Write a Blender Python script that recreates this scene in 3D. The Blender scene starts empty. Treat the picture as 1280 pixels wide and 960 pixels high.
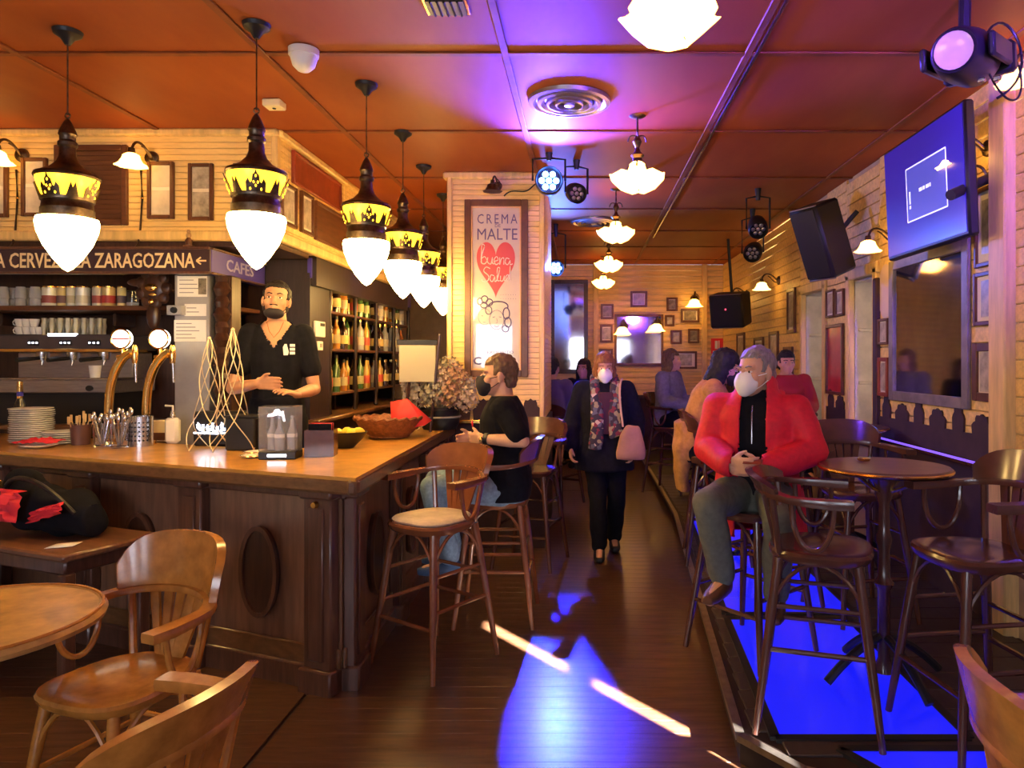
import bpy, bmesh, math, random
from mathutils import Vector as V, Matrix as M4, noise as mnoise
random.seed(7)
R = math.radians
PI = math.pi
scn = bpy.context.scene
col = scn.collection

# ------------------------------------------------------------------ camera
CAM_H, FPX, VPX, VPY = 1.6, 900.0, 730.0, 450.0
cd = bpy.data.cameras.new('camera'); cam = bpy.data.objects.new('camera', cd); col.objects.link(cam)
cam.location = (0, 0, CAM_H); cam.rotation_euler = (R(90), 0, 0)
cd.sensor_width = 36; cd.lens = FPX/1280*36
cd.shift_x = -(VPX-640)/1280; cd.shift_y = (VPY-480)/1280
cd.clip_start = .05
scn.camera = cam
scn.view_settings.view_transform = 'Standard'; scn.view_settings.look = 'None'
scn.view_settings.gamma = 1; scn.view_settings.use_curve_mapping = False
scn.view_settings.exposure = 0.5

# ------------------------------------------------------------------ sky, sun, daylight
w = bpy.data.worlds.new('sky'); scn.world = w; w.use_nodes = True
w.node_tree.nodes['Background'].inputs[0].default_value = (.62, .74, 1, 1)
w.node_tree.nodes['Background'].inputs[1].default_value = 2.2
def lamp(name, kind, loc, energy, color, aim=None, **kw):
    d = bpy.data.lights.new(name, kind); d.energy = energy; d.color = color
    for k, v in kw.items(): setattr(d, k, v)
    o = bpy.data.objects.new(name, d); col.objects.link(o); o.location = loc
    if aim is not None:
        o.rotation_euler = (V(aim)-V(loc)).to_track_quat('-Z', 'Y').to_euler()
    return o
SUN_E = R(26); SD = V((-1.036, 1.27, 0)).normalized()
sun = lamp('sun', 'SUN', (6, -4, 5), 240, (1, .97, .92), (6+SD.x*math.cos(SUN_E), -4+SD.y*math.cos(SUN_E), 5-math.sin(SUN_E)), angle=R(.5))
# daylight from the street windows behind the camera
for wx, we in ((-3.4, 26), (-1.89, 40), (-.25, 24), (1.3, 8)):
    lamp('window_daylight', 'AREA', (wx, -2.9, 1.82), we, (.80, .86, 1), (wx, 0, 1.82), shape='RECTANGLE', size=.76, size_y=1.05)

# ------------------------------------------------------------------ materials
MATS = {}
def mat(name, color, rough=.5, metal=0., var=.0, scale=6., stretch=(1, 1, 1), bump=0., emit=None, es=0., coat=0., trans=0., spec=.5, alpha=1., ior=1.45, crough=.12, col2=None, sheen=0.):
    if name in MATS: return MATS[name]
    m = bpy.data.materials.new(name); m.use_nodes = True; nt = m.node_tree
    b = nt.nodes['Principled BSDF']
    c = tuple(color)+(1,)
    b.inputs['Base Color'].default_value = c
    b.inputs['Roughness'].default_value = rough; b.inputs['Metallic'].default_value = metal
    b.inputs['Coat Weight'].default_value = coat; b.inputs['Coat Roughness'].default_value = crough
    b.inputs['Transmission Weight'].default_value = trans; b.inputs['IOR'].default_value = ior
    b.inputs['Specular IOR Level'].default_value = spec; b.inputs['Alpha'].default_value = alpha
    b.inputs['Sheen Weight'].default_value = sheen
    if emit: b.inputs['Emission Color'].default_value = tuple(emit)+(1,); b.inputs['Emission Strength'].default_value = es
    if var or bump:
        tc = nt.nodes.new('ShaderNodeTexCoord'); mp = nt.nodes.new('ShaderNodeMapping'); mp.inputs['Scale'].default_value = stretch
        nz = nt.nodes.new('ShaderNodeTexNoise'); nz.inputs['Scale'].default_value = scale; nz.inputs['Detail'].default_value = 5; nz.inputs['Roughness'].default_value = .6
        nt.links.new(tc.outputs['Object'], mp.inputs[0]); nt.links.new(mp.outputs[0], nz.inputs['Vector'])
        if var:
            cr = nt.nodes.new('ShaderNodeValToRGB')
            lo = tuple(max(0, x*(1-var)) for x in color) if col2 is None else tuple(col2)
            hi = tuple(min(1, x*(1+var)) for x in color) if col2 is None else tuple(color)
            cr.color_ramp.elements[0].position = .3; cr.color_ramp.elements[1].position = .7
            cr.color_ramp.elements[0].color = lo+(1,); cr.color_ramp.elements[1].color = hi+(1,)
            nt.links.new(nz.outputs['Fac'], cr.inputs[0]); nt.links.new(cr.outputs[0], b.inputs['Base Color'])
        if bump:
            bp = nt.nodes.new('ShaderNodeBump'); bp.inputs['Strength'].default_value = bump; bp.inputs['Distance'].default_value = .01
            nt.links.new(nz.outputs['Fac'], bp.inputs['Height']); nt.links.new(bp.outputs[0], b.inputs['Normal'])
    MATS[name] = m
    return m
GX, GY, GZ = (1, 9, 9), (9, 1, 9), (9, 9, 1)
m_ceil = mat('ceiling_lacquer', (.33, .08, .010), .60, var=.35, scale=2.2, stretch=(1, .35, 1), bump=.05, col2=(.24, .042, .006))
m_batten = mat('ceiling_batten', (.20, .05, .010), .55, var=.3, scale=8)
m_board = mat('pale_board', (.78, .54, .20), .45, var=.22, scale=3, stretch=GX, bump=.12)
m_boardv = mat('pale_board_trim', (.72, .50, .19), .45, var=.2, scale=3, stretch=GZ, bump=.1)
m_dark = mat('dark_wood', (.050, .020, .012), .34, var=.4, scale=4, stretch=GZ, bump=.08, coat=.2)
m_cab = mat('back_bar_wood', (.022, .010, .010), .4, var=.4, scale=4, stretch=GZ, bump=.08)
m_darkx = mat('dark_wood_long', (.050, .020, .012), .34, var=.4, scale=4, stretch=GX, bump=.08, coat=.2)
m_bar = mat('bar_panel_wood', (.20, .10, .058), .30, var=.3, scale=3, stretch=GZ, bump=.06, coat=.35)
m_barp = mat('bar_pilaster_wood', (.10, .044, .028), .3, var=.35, scale=4, stretch=GZ, bump=.06, coat=.3)
m_top = mat('counter_top_wood', (.52, .26, .05), .30, var=.3, scale=3, stretch=(2, 2, 9), bump=.05, coat=.3)
m_edge = mat('counter_edge_wood', (.16, .075, .03), .3, var=.3, scale=4, stretch=GX, coat=.3)
m_honey = mat('honey_wood', (.42, .165, .028), .27, var=.3, scale=4, stretch=(3, 3, 3), bump=.04, coat=.35)
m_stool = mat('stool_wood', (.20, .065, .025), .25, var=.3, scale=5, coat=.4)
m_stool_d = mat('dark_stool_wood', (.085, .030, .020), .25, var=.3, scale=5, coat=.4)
m_brown = mat('brown_panel', (.12, .045, .018), .42, var=.3, scale=4, stretch=GX, bump=.1)
m_redpanel = mat('red_panel', (.26, .05, .02), .4, var=.3, scale=5)
m_frame = mat('picture_frame_wood', (.115, .045, .018), .35, var=.3, scale=9)
m_paper = mat('picture_paper', (.62, .55, .42), .5, var=.2, scale=9)
m_mount = mat('picture_mount', (.80, .74, .6), .6)
m_photo = mat('picture_print', (.42, .37, .29), .35, var=.5, scale=14, coat=.3)
m_print2 = mat('picture_print_dark', (.2, .17, .13), .35, var=.7, scale=16, coat=.3)
m_floor = mat('floor_wood', (.085, .036, .017), .26, spec=.9, coat=.35, crough=.3, var=.4, scale=3, stretch=(1, 9, 9), bump=.012)
m_floor_d = mat('floor_subbase', (.02, .01, .008), .5)
m_plat = mat('platform_boards', (.045, .030, .030), .38, var=.25, scale=3, stretch=GY, bump=.04)
m_metaltrim = mat('step_trim_metal', (.42, .36, .30), .35, 1., var=.2, scale=20)
m_brass = mat('brass', (.80, .50, .14), .25, 1.)
m_oldbrass = mat('aged_brass', (.11, .08, .055), .38, 1., var=.45, scale=30)
m_gold = mat('polished_gold', (.95, .62, .18), .16, 1.)
m_steel = mat('steel', (.62, .61, .6), .25, 1.)
m_steel_d = mat('brushed_steel', (.36, .33, .34), .38, .9, var=.15, scale=8, stretch=GX)
m_black = mat('black_plastic', (.012, .012, .014), .4)
m_blackm = mat('black_metal', (.02, .02, .022), .45, .3)
m_white = mat('white_plastic', (.8, .79, .76), .4)
m_china = mat('white_china', (.82, .79, .74), .2, coat=.4)
m_glass = mat('clear_glass', (.95, .97, 1), .03, trans=1., ior=1.45)
m_mirror = mat('mirror_glass', (.62, .60, .64), .06, 1., var=.25, scale=2)
m_globe = mat('lit_globe', (1, .9, .7), .4, emit=(1, .62, .19), es=47)
m_amber = mat('lit_amber_glass', (1, .55, .04), .3, emit=(1, .50, .02), es=3.2)
m_bulb = mat('lit_bulb', (1, .9, .7), .4, emit=(1, .60, .16), es=340)
m_bulbf = mat('lit_flower_bulb', (1, .9, .7), .4, emit=(1, .62, .20), es=115)
m_petal = mat('lit_petal_glass', (1, .62, .25), .35, emit=(1, .50, .10), es=7.0)
m_led = mat('blue_led', (.3, .5, 1), .3, emit=(.08, .22, 1), es=30)
m_ledw = mat('white_neon', (.9, .9, 1), .3, emit=(.75, .82, 1), es=6)
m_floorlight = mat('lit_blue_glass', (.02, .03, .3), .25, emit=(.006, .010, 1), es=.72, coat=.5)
m_ledge_glow = mat('violet_ledge_glow', (.2, .15, .8), .3, emit=(.20, .09, .85), es=1.0)  # emissive colour imitating stage light reflected on the dado ledge
m_badge = mat('lit_badge', (1, .95, .85), .3, emit=(1, .88, .66), es=5)
m_red = mat('red_paper', (.72, .03, .05), .6)
m_jacket = mat('red_jacket_cloth', (.64, .010, .034), .65, var=.12, scale=40, bump=.15)
m_blk = mat('black_cloth', (.006, .006, .010), .9, var=.3, scale=30, bump=.15, spec=.2)
m_navy = mat('navy_cloth', (.008, .008, .016), .9, var=.3, scale=30, bump=.15, spec=.2)
m_olive = mat('olive_trouser_cloth', (.115, .12, .095), .85, var=.2, scale=30, bump=.15)
m_denim = mat('pale_denim', (.20, .30, .40), .85, var=.25, scale=50, bump=.15)
m_tan = mat('tan_cloth', (.46, .22, .06), .85, var=.2, scale=30, bump=.15)
m_greyc = mat('grey_cloth', (.17, .165, .19), .85, var=.2, scale=30, bump=.15)
m_skin = mat('skin', (.62, .34, .22), .5, var=.08, scale=12)
m_skin2 = mat('tanned_skin', (.50, .26, .15), .5, var=.08, scale=12)
m_hairb = mat('black_hair', (.008, .006, .006), .65, var=.4, scale=60, stretch=(1, 1, .2), bump=.4)
m_hairbr = mat('brown_hair', (.13, .07, .035), .5, var=.4, scale=60, stretch=(1, 1, .2), bump=.4)
m_hairr = mat('auburn_hair', (.21, .075, .03), .5, var=.4, scale=60, stretch=(1, 1, .2), bump=.4)
m_hairg = mat('grey_hair', (.23, .20, .19), .55, var=.4, scale=70, stretch=(1, 1, .2), bump=.4)
m_maskw = mat('white_mask_cloth', (.85, .85, .86), .8)
m_maskb = mat('black_mask_cloth', (.02, .016, .022), .8)
m_eye = mat('eye_white', (.75, .72, .68), .3)
m_iris = mat('dark_iris', (.02, .012, .008), .2)
m_wall = mat('plaster_wall', (.50, .37, .22), .6, var=.15, scale=5)
m_jamb = mat('painted_jamb', (.55, .50, .43), .5, var=.2, scale=6)
m_dado = mat('dado_dark', (.045, .020, .020), .7, var=.3, scale=5)

# ------------------------------------------------------------------ mesh helpers
class MB:
    def __init__(s, mx=None): s.v = []; s.f = []; s.M = mx or M4.Identity(4)
    def add(s, vs, fs):
        n = len(s.v); s.v += [tuple(s.M @ V(p)) for p in vs]; s.f += [tuple(i+n for i in f) for f in fs]; return s
    def box(s, c, d, bev=0, mx=None):
        x, y, z = d[0]/2, d[1]/2, d[2]/2
        if bev:
            bm = bmesh.new(); bmesh.ops.create_cube(bm, size=1)
            for q in bm.verts: q.co = V((q.co.x*d[0], q.co.y*d[1], q.co.z*d[2]))
            bmesh.ops.bevel(bm, geom=bm.edges[:], offset=bev, segments=1, affect='EDGES', profile=.5)
            bm.verts.index_update()
            vs = [q.co.copy() for q in bm.verts]; fs = [[q.index for q in f.verts] for f in bm.faces]; bm.free()
        else:
            vs = [V((i*x, j*y, k*z)) for i in (-1, 1) for j in (-1, 1) for k in (-1, 1)]
            fs = [(0, 1, 3, 2), (4, 6, 7, 5), (0, 4, 5, 1), (2, 3, 7, 6), (0, 2, 6, 4), (1, 5, 7, 3)]
        if mx is not None: vs = [mx @ q for q in vs]
        return s.add([q+V(c) for q in vs], fs)
    def b2(s, p, q, bev=0):
        p, q = V(p), V(q); return s.box((p+q)/2, (abs(q.x-p.x), abs(q.y-p.y), abs(q.z-p.z)), bev)
    def sweep(s, path, prof, up=(0, 0, 1), closed=False, scale=None):
        path = [V(p) for p in path]; n = len(path); k = len(prof); vs = []; up = V(up)
        for i, p in enumerate(path):
            if closed: t = path[(i+1) % n]-path[i-1]
            else: t = path[min(i+1, n-1)]-path[max(i-1, 0)]
            t.normalize(); a = t.cross(up)
            if a.length < 1e-4: a = t.cross(V((1, 0, 0)))
            if a.length < 1e-4: a = t.cross(V((0, 1, 0)))
            a.normalize(); b = a.cross(t); sc = scale[i] if scale else 1
            vs += [p+a*(x*sc)+b*(y*sc) for x, y in prof]
        fs = []
        for i in range(n if closed else n-1):
            j = (i+1) % n
            fs += [(i*k+q, i*k+(q+1) % k, j*k+(q+1) % k, j*k+q) for q in range(k)]
        if not closed: fs += [tuple(range(k))[::-1], tuple((n-1)*k+q for q in range(k))]
        return s.add(vs, fs)
    def tube(s, path, r, n=8, closed=False, scale=None):
        return s.sweep(path, [(r*math.cos(2*PI*i/n), r*math.sin(2*PI*i/n)) for i in range(n)], closed=closed, scale=scale)
    def cone(s, a, b, r0, r1, n=12):
        a, b = V(a), V(b); t = (b-a).normalized(); x = t.orthogonal().normalized(); y = t.cross(x)
        ring = lambda c, r: [c+x*(r*math.cos(2*PI*i/n))+y*(r*math.sin(2*PI*i/n)) for i in range(n)]
        return s.add(ring(a, r0)+ring(b, r1), [(i, (i+1) % n, n+(i+1) % n, n+i) for i in range(n)]+[tuple(range(n))[::-1], tuple(range(n, 2*n))])
    def lathe(s, prof, n=24, c=(0, 0, 0), sx=1, sy=1, rfun=None):
        c = V(c); vs = []; fs = []; k = len(prof)
        for i in range(n):
            a = 2*PI*i/n; m = rfun(a) if rfun else 1
            for r, z in prof: vs.append(c+V((r*m*sx*math.cos(a), r*m*sy*math.sin(a), z)))
        for i in range(n):
            j = (i+1) % n
            for q in range(k-1): fs.append((i*k+q, j*k+q, j*k+q+1, i*k+q+1))
        if prof[0][0] > 1e-5: fs.append(tuple(i*k for i in range(n))[::-1])
        if prof[-1][0] > 1e-5: fs.append(tuple(i*k+k-1 for i in range(n)))
        return s.add(vs, fs)
    def ell(s, c, r, n=14, m=9, mx=None):
        if not hasattr(r, '__len__'): r = (r, r, r)
        vs = []; fs = []; c = V(c)
        vs.append(V((0, 0, -r[2])))
        for j in range(1, m):
            ph = -PI/2+PI*j/m
            for i in range(n):
                a = 2*PI*i/n; vs.append(V((r[0]*math.cos(ph)*math.cos(a), r[1]*math.cos(ph)*math.sin(a), r[2]*math.sin(ph))))
        vs.append(V((0, 0, r[2]))); top = len(vs)-1
        for i in range(n):
            fs.append((0, 1+(i+1) % n, 1+i)); fs.append((top, 1+(m-2)*n+i, 1+(m-2)*n+(i+1) % n))
        for j in range(m-2):
            for i in range(n): fs.append((1+j*n+i, 1+j*n+(i+1) % n, 1+(j+1)*n+(i+1) % n, 1+(j+1)*n+i))
        if mx is not None: vs = [mx @ q for q in vs]
        return s.add([c+q for q in vs], fs)
    def cap(s, a, b, r0, r1, n=12):       # tapered limb with round ends
        s.cone(a, b, r0, r1, n); s.ell(a, r0, n, 8); s.ell(b, r1, n, 8); return s
    def prism(s, poly, z0, z1):
        n = len(poly); return s.add([(x, y, z0) for x, y in poly]+[(x, y, z1) for x, y in poly],
            [(i, (i+1) % n, n+(i+1) % n, n+i) for i in range(n)]+[tuple(range(n))[::-1], tuple(range(n, 2*n))])
    def plate(s, poly, y0, y1):           # outline in the xz plane, thickness along y
        n = len(poly); return s.add([(x, y0, z) for x, z in poly]+[(x, y1, z) for x, z in poly],
            [(i, (i+1) % n, n+(i+1) % n, n+i) for i in range(n)]+[tuple(range(n))[::-1], tuple(range(n, 2*n))])
    def mesh(s, name, angle=38):
        me = bpy.data.meshes.new(name); me.from_pydata([tuple(p) for p in s.v], [], s.f); me.validate()
        bm = bmesh.new(); bm.from_mesh(me); bmesh.ops.recalc_face_normals(bm, faces=bm.faces[:]); bm.to_mesh(me); bm.free()
        me.polygons.foreach_set('use_smooth', [True]*len(me.polygons)); me.set_sharp_from_angle(angle=R(angle)); return me
    def build(s, name, m, parent=None, **kw): return obj(name, s.mesh(name), m, parent, **kw)
def obj(name, me, m=None, parent=None, loc=None, label=None):
    if m is not None and not me.materials: me.materials.append(m)
    o = bpy.data.objects.new(name, me); col.objects.link(o)
    if parent is not None: o.parent = parent
    if loc is not None: o.location = loc
    if label: o['label'] = label
    return o
def tag(o, label, cat, group=None):
    o['label'] = label; o['category'] = cat
    if group: o['group'] = group
    return o
def thing(name, label, cat, loc=(0, 0, 0), rz=0, group=None, mx=None):
    o = bpy.data.objects.new(name, None); col.objects.link(o); o.empty_display_size = .1
    if mx is not None: o.matrix_world = mx
    else: o.location = loc; o.rotation_euler = (0, 0, rz)
    return tag(o, label, cat, group)
def struct(o): o['kind'] = 'structure'; return o
def copy_tree(o, parent=None):
    c = o.copy(); col.objects.link(c); c.parent = parent
    for ch in [x for x in o.children]: copy_tree(ch, c)
    return c
def dup(o, loc, rz=None, label=None, group=None, scale=None):
    c = copy_tree(o); c.location = loc
    if rz is not None: c.rotation_euler = (0, 0, rz)
    if label: c['label'] = label
    if group: c['group'] = group
    if scale: c.scale = (scale,)*3
    return c
def P(x, y, Y): return V(((x-VPX)*Y/FPX, Y, CAM_H-(y-VPY)*Y/FPX))
WORK = bpy.data.scenes.new('work')        # an empty side scene keeps modifier evaluation quick
def evaluated(o):
    WORK.collection.objects.link(o); vl = WORK.view_layers[0]; vl.update(); dg = vl.depsgraph
    return bpy.data.meshes.new_from_object(o.evaluated_get(dg))
def text(s, W, H, m, parent, mx, name='lettering', depth=.002, bold=0., spacing=1.):
    cu = bpy.data.curves.new('t', 'FONT'); cu.body = s; cu.extrude = depth; cu.offset = bold; cu.space_character = spacing; cu.resolution_u = 2
    to = bpy.data.objects.new('t', cu); me = evaluated(to)
    bpy.data.objects.remove(to); bpy.data.curves.remove(cu); me.name = name
    xs = [q.co.x for q in me.vertices]; ys = [q.co.y for q in me.vertices]
    cx, cy = (min(xs)+max(xs))/2, (min(ys)+max(ys))/2; kx = W/(max(xs)-min(xs)); ky = H/(max(ys)-min(ys))
    for q in me.vertices: q.co = mx @ V(((q.co.x-cx)*kx, -q.co.z, (q.co.y-cy)*ky))   # letters stand in the xz plane, facing -y
    me.materials.clear(); return obj(name, me, m, parent)
def arc(cx, cy, r, a0, a1, n, z=0, ry=None):
    return [(cx+r*math.cos(R(a0+(a1-a0)*i/(n-1))), cy+(ry or r)*math.sin(R(a0+(a1-a0)*i/(n-1))), z) for i in range(n)]
def T(x, y, z, rz=0): return M4.Translation((x, y, z)) @ M4.Rotation(rz, 4, 'Z')
def bez(p, n=12):
    out = []; p = [V(q) for q in p]
    for i in range(n+1):
        t = i/n; q = list(p)
        while len(q) > 1: q = [q[k].lerp(q[k+1], t) for k in range(len(q)-1)]
        out.append(q[0])
    return out

# ------------------------------------------------------------------ the setting
H = 3.2; XR = 2.35; XL = -5.2; YB = 12.1; YF = -3.0
sub = struct(MB().b2((XL, YF, -.08), (XR+.6, YB, -.012)).build('floor', m_floor_d))
pm = MB().box((0, 0, -.006), (2.6, .1094, .012), .0008).mesh('plank')
for i in range(66):
    obj('plank', pm, m_floor, sub, (-.02+random.uniform(-.1, .1)*0, 1.6+i*.11, 0))
pm2 = MB().box((0, 0, -.006), (3.8, .1094, .012), .0008).mesh('plank')
for i in range(24): obj('plank', pm2, m_floor, sub, (-3.24, 1.6+i*.11, 0))
rest = MB()
rest.b2((XL, YF, -.012), (XR, 1.54, -.0005)); rest.b2((-1.32, 8.82, -.012), (XR, YB, -.0005)); rest.b2((XL, 4.2, -.012), (-1.33, YB, -.0005))
rest.build('floor_boards', m_floor, sub)

# ceiling: lacquered panels with battens over the joints
cl = struct(MB().b2((XL, YF, H+.012), (XR+.1, YB, H+.1)).build('ceiling', m_batten))
xs = [XL, -4.23, -2.95, -1.67, -.41, .853, 2.13, XR]; ys = [YF, -1.4, -.11, 1.19, 2.47, 3.75, 5.03, 6.31, 7.62, 8.9, 10.15, 11.45, YB]
cache = {}
for i in range(len(xs)-1):
    for j in range(len(ys)-1):
        k = (round(xs[i+1]-xs[i], 3), round(ys[j+1]-ys[j], 3))
        if k not in cache: cache[k] = MB().box((0, 0, 0), (k[0]-.012, k[1]-.012, .014), .004).mesh('panel')
        obj('panel', cache[k], m_ceil, cl, ((xs[i]+xs[i+1])/2, (ys[j]+ys[j+1])/2, H+.007))
for x in xs[1:-1]:
    MB().box((x, 4.5, H-.007), (.04, 15, .012), .004).build('batten', m_batten, cl)
for y in ys[1:-1]:
    MB().box(((XL+XR)/2, y, H-.006), (XR-XL, .04, .011), .003).build('batten', m_batten, cl)
# a thin metal cable strip along one batten
MB().box((.89, 5.5, H-.022), (.014, 7.5, .014)).build('cable_strip', m_steel, cl)

# far wall and its boards, left wall, wall behind the camera
wb = struct(MB().b2((XL, YB, 0), (XR+.1, YB+.15, H)).build('wall_back', m_wall))
bm_ = MB().box((0, 0, 0), (4.2, .02, .094), .004).mesh('board')
for i in range(23): obj('board', bm_, m_board, wb, (.25, YB-.012, 1.0+.05+i*.1))
MB().b2((-1.85, YB-.03, 0), (XR, YB-.002, .98)).build('dado', m_dado, wb)
MB().box((.25, YB-.03, .99), (4.2, .06, .05), .01).build('dado_rail', m_dark, wb)
for x in (.2, 2.02): MB().box((x, YB-.04, 2.1), (.09, .05, 2.2), .008).build('post', m_boardv, wb)
struct(MB().b2((XL-.15, YF, 0), (XL, YB, H)).build('wall_left', m_wall))
struct(MB().b2((XL, YF-.15, 0), (XR, YF, H)).build('wall_front', m_wall))

# right wall with two deep window openings, plus the slit between shutters that lets the sun streak in
wr = thing('wall_right', 'pale boarded wall hung with pictures and a television', 'wall'); del wr['category']; struct(wr)
ops = [(.545, .80, 1.33, 2.36), (5.76, 6.31, .93, 2.29), (6.98, 7.69, .93, 2.29)]
y = YF; mb = MB()
for a, b, z0, z1 in ops:
    mb.b2((XR, y, 0), (XR+.12, a, H)); mb.b2((XR, a, 0), (XR+.12, b, z0)); mb.b2((XR, a, z1), (XR+.12, b, H)); y = b
mb.b2((XR, y, 0), (XR+.12, YB, H)); mb.build('plaster', m_wall, wr)
MB().b2((XR, .45, 1.865), (XR+.12, .82, 1.885)).build('slit_bar', m_dark, wr)
bl = {}
def wall_boards(y0, y1, z0, z1):
    n = int(round((z1-z0)/.1))
    k = round(y1-y0, 3)
    if k not in bl: bl[k] = MB().box((0, 0, 0), (.02, y1-y0, .094), .004).mesh('board')
    for i in range(n): obj('board', bl[k], m_board, wr, (XR-.008, (y0+y1)/2, z0+.05+i*.1))
wall_boards(2.9, 5.68, 1.1, 3.2); wall_boards(5.68, 6.39, 2.36, 3.2); wall_boards(6.39, 6.90, 1.1, 3.2); wall_boards(6.90, 7.77, 2.36, 3.2); wall_boards(7.77, 12.08, 1.1, 3.2)
for n, (a, b, z0, z1) in enumerate(ops[1:]):
    wn = thing('window_%d' % (n+1), 'deep window recess with pale painted jambs', 'window'); del wn['category']; struct(wn)
    D = .62
    for yy, s_ in ((a+.015, -1), (b-.015, 1)):
        MB().b2((XR+.02, yy, z0-.03), (XR+D, yy+s_*.05, z1)).build('jamb', m_jamb, wn)
        MB().box((XR-.012, yy+s_*.035, (z0+z1)/2), (.06, .08, z1-z0+.1), .01).build('casing', m_boardv, wn)
    MB().b2((XR+.02, a-.05, z1-.015), (XR+D, b+.05, z1+.05)).build('head', m_jamb, wn)
    MB().box((XR-.012, (a+b)/2, z1+.05), (.06, b-a+.15, .1), .01).build('head_casing', m_boardv, wn)
    MB().b2((XR-.04, a-.05, z0-.04), (XR+D, b+.05, z0)).build('sill', m_dark, wn)
    for z in (z0+.47, z0+.93): MB().box((XR+.3, b-.02, z), (.5, .03, .03), .005).build('rail', m_jamb, wn)
    MB().b2((XR+D-.02, a, z0), (XR+D-.012, b, z1)).build('pane', m_glass, wn)
    for z in (z0+.02, z0+.47, z0+.93, z1-.02): MB().box((XR+D-.015, (a+b)/2, z), (.04, b-a, .035)).build('glazing_bar', m_jamb, wn)
struct(MB().b2((4.3, 2.6, 0), (4.5, 14, 4.4)).build('wall_sun_block', m_jamb))  # added unseen wall that keeps direct sun out of the window recesses
# dado of the right wall with its row of carved crown shapes
def spade(w_, h_):
    out = [(-w_*.5, 0)]
    for i in range(13):
        a = PI-PI*i/12; rr = 1+.16*math.cos(6*a); out.append((w_*.46*math.cos(a)*rr, h_*.42+h_*.42*math.sin(a)*rr+(h_*.14 if i == 6 else 0)))
    return out+[(w_*.5, 0)]
def swapxy(mb): mb.v = [(p[1], p[0], p[2]) for p in mb.v]; return mb
for y0, y1 in ((4.07, 5.66), (6.41, 6.9), (7.8, 12.0)):
    MB().b2((XR-.03, y0, .1), (XR-.019, y1, 1.16)).build('dado', m_dado, wr)
    MB().box((XR-.045, (y0+y1)/2, .985), (.05, y1-y0, .035), .008).build('dado_rail', m_stool_d, wr)
    if y0 < 5: MB().box((XR-.062, (y0+y1)/2, .998), (.02, y1-y0-.04, .012), .002).build('ledge_glow', m_ledge_glow, wr)  # glowing strip added in place of blue light reflected on the ledge
    n = max(2, int((y1-y0)/.26))
    for i in range(n):
        yc = y0+(i+.5)*(y1-y0)/n; big = i % 2
        q = MB(); q.plate([(x+yc, z+1.155) for x, z in spade(.13 if big else .2, .2 if big else .14)], XR-.032, XR-.019); swapxy(q).build('carving', m_dado, wr)
MB().box((XR-.03, 3.97, 1.6), (.1, .16, 3.2), .01).build('post', m_boardv, wr)
MB().box((XR-.03, 5.70, 1.15), (.05, .07, 2.2), .01).build('post', m_dado, wr)

# raised platform on the right with metal-edged step
pl = [(.91, 12.05), (.89, 7.0), (.62, 2.86), (.80, 2.62), (2.35, 1.9), (2.35, 12.05)]
pf = MB().prism(pl, 0, .098).build('platform', m_floor_d); struct(pf)
def clipx(y):     # left edge of the platform at depth y
    if y > 7: return .89
    if y > 2.86: return .62+(.27)*(y-2.86)/4.14
    return .62+(2.86-y)*.75
yy = 2.72
while yy < 9.2:
    x0 = max(clipx(yy), clipx(yy+.18))+.05; x1 = XR-.03
    MB().box(((x0+x1)/2, yy+.09, .101), (x1-x0, .175, .012), .003).build('board', m_plat, pf); yy += .18
# blue backlit glass panes let into the platform, each in a dark metal frame
for y0, y1, xr in ((2.84, 4.15, 1.52), (4.23, 5.50, 1.60), (5.58, 6.85, 1.60), (2.36, 2.76, 1.55)):
    xa, xb = (clipx(y0)+.12, clipx(y1)+.12) if y0 > 2.8 else (1.22, .98)
    poly = [(xa, y0), (xr, y0), (xr, y1), (xb, y1)]
    pn_ = MB().prism(poly, .09, .1105).build('glass_pane', m_floorlight, pf)
    for k in range(4):
        a, b = poly[k], poly[(k+1) % 4]; MB().sweep([(*a, .108), (*b, .108)], [(-.02, -.01), (.02, -.01), (.02, .006), (-.02, .006)]).build('frame_bar', m_blackm, pn_)
tp = [(.9, 12, .104), (.89, 7.0, .104), (.62, 2.86, .104), (.80, 2.62, .104), (2.33, 1.9, .104)]
for a, b in zip(tp[:-1], tp[1:]):
    MB().sweep([a, b], [(-.018, -.014), (.018, -.014), (.018, .012), (-.018, .012)]).build('edge_trim', m_metaltrim, pf)

# square pillar clad in pale boards, with its dark skirting
CX0, CX1, CY0, CY1 = -1.155, -.345, 6.13, 7.6
pc = struct(MB().b2((CX0+.02, CY0+.02, 0), (CX1-.02, CY1, H)).build('pillar', m_wall))
k1 = MB().box((0, 0, 0), (CX1-CX0, .022, .042), .003).mesh('board'); k2 = MB().box((0, 0, 0), (.022, CY1-CY0-.02, .042), .003).mesh('board')
for i in range(47):
    z = 1.08+.022+i*.0448
    obj('board', k1, m_board, pc, ((CX0+CX1)/2, CY0+.012, z)); obj('board', k2, m_board, pc, (CX1-.012, (CY0+CY1)/2+.02, z)); obj('board', k2, m_board, pc, (CX0+.012, (CY0+CY1)/2+.02, z))
for x in (CX0+.012, CX1-.012): MB().box((x, CY0+.006, 2.13), (.045, .045, 2.12), .008).build('corner_trim', m_boardv, pc)
MB().box(((CX0+CX1)/2, CY0+.03, 3.17), (.9, .1, .06), .012).build('cornice', m_boardv, pc)
MB().b2((CX0-.01, CY0-.01, 0), (CX1+.012, CY1, 1.06)).build('skirting', m_dado, pc)
MB().box(((CX0+CX1)/2, CY0, 1.075), (.88, .06, .035), .008).build('skirting_rail', m_brass, pc)
for i in range(4):
    q = MB(); q.plate([(x+CX0+.1+i*.2, z+1.09) for x, z in spade(.17, .2)], CY0-.012, CY0-.001); q.build('carving', m_dado, pc)

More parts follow.
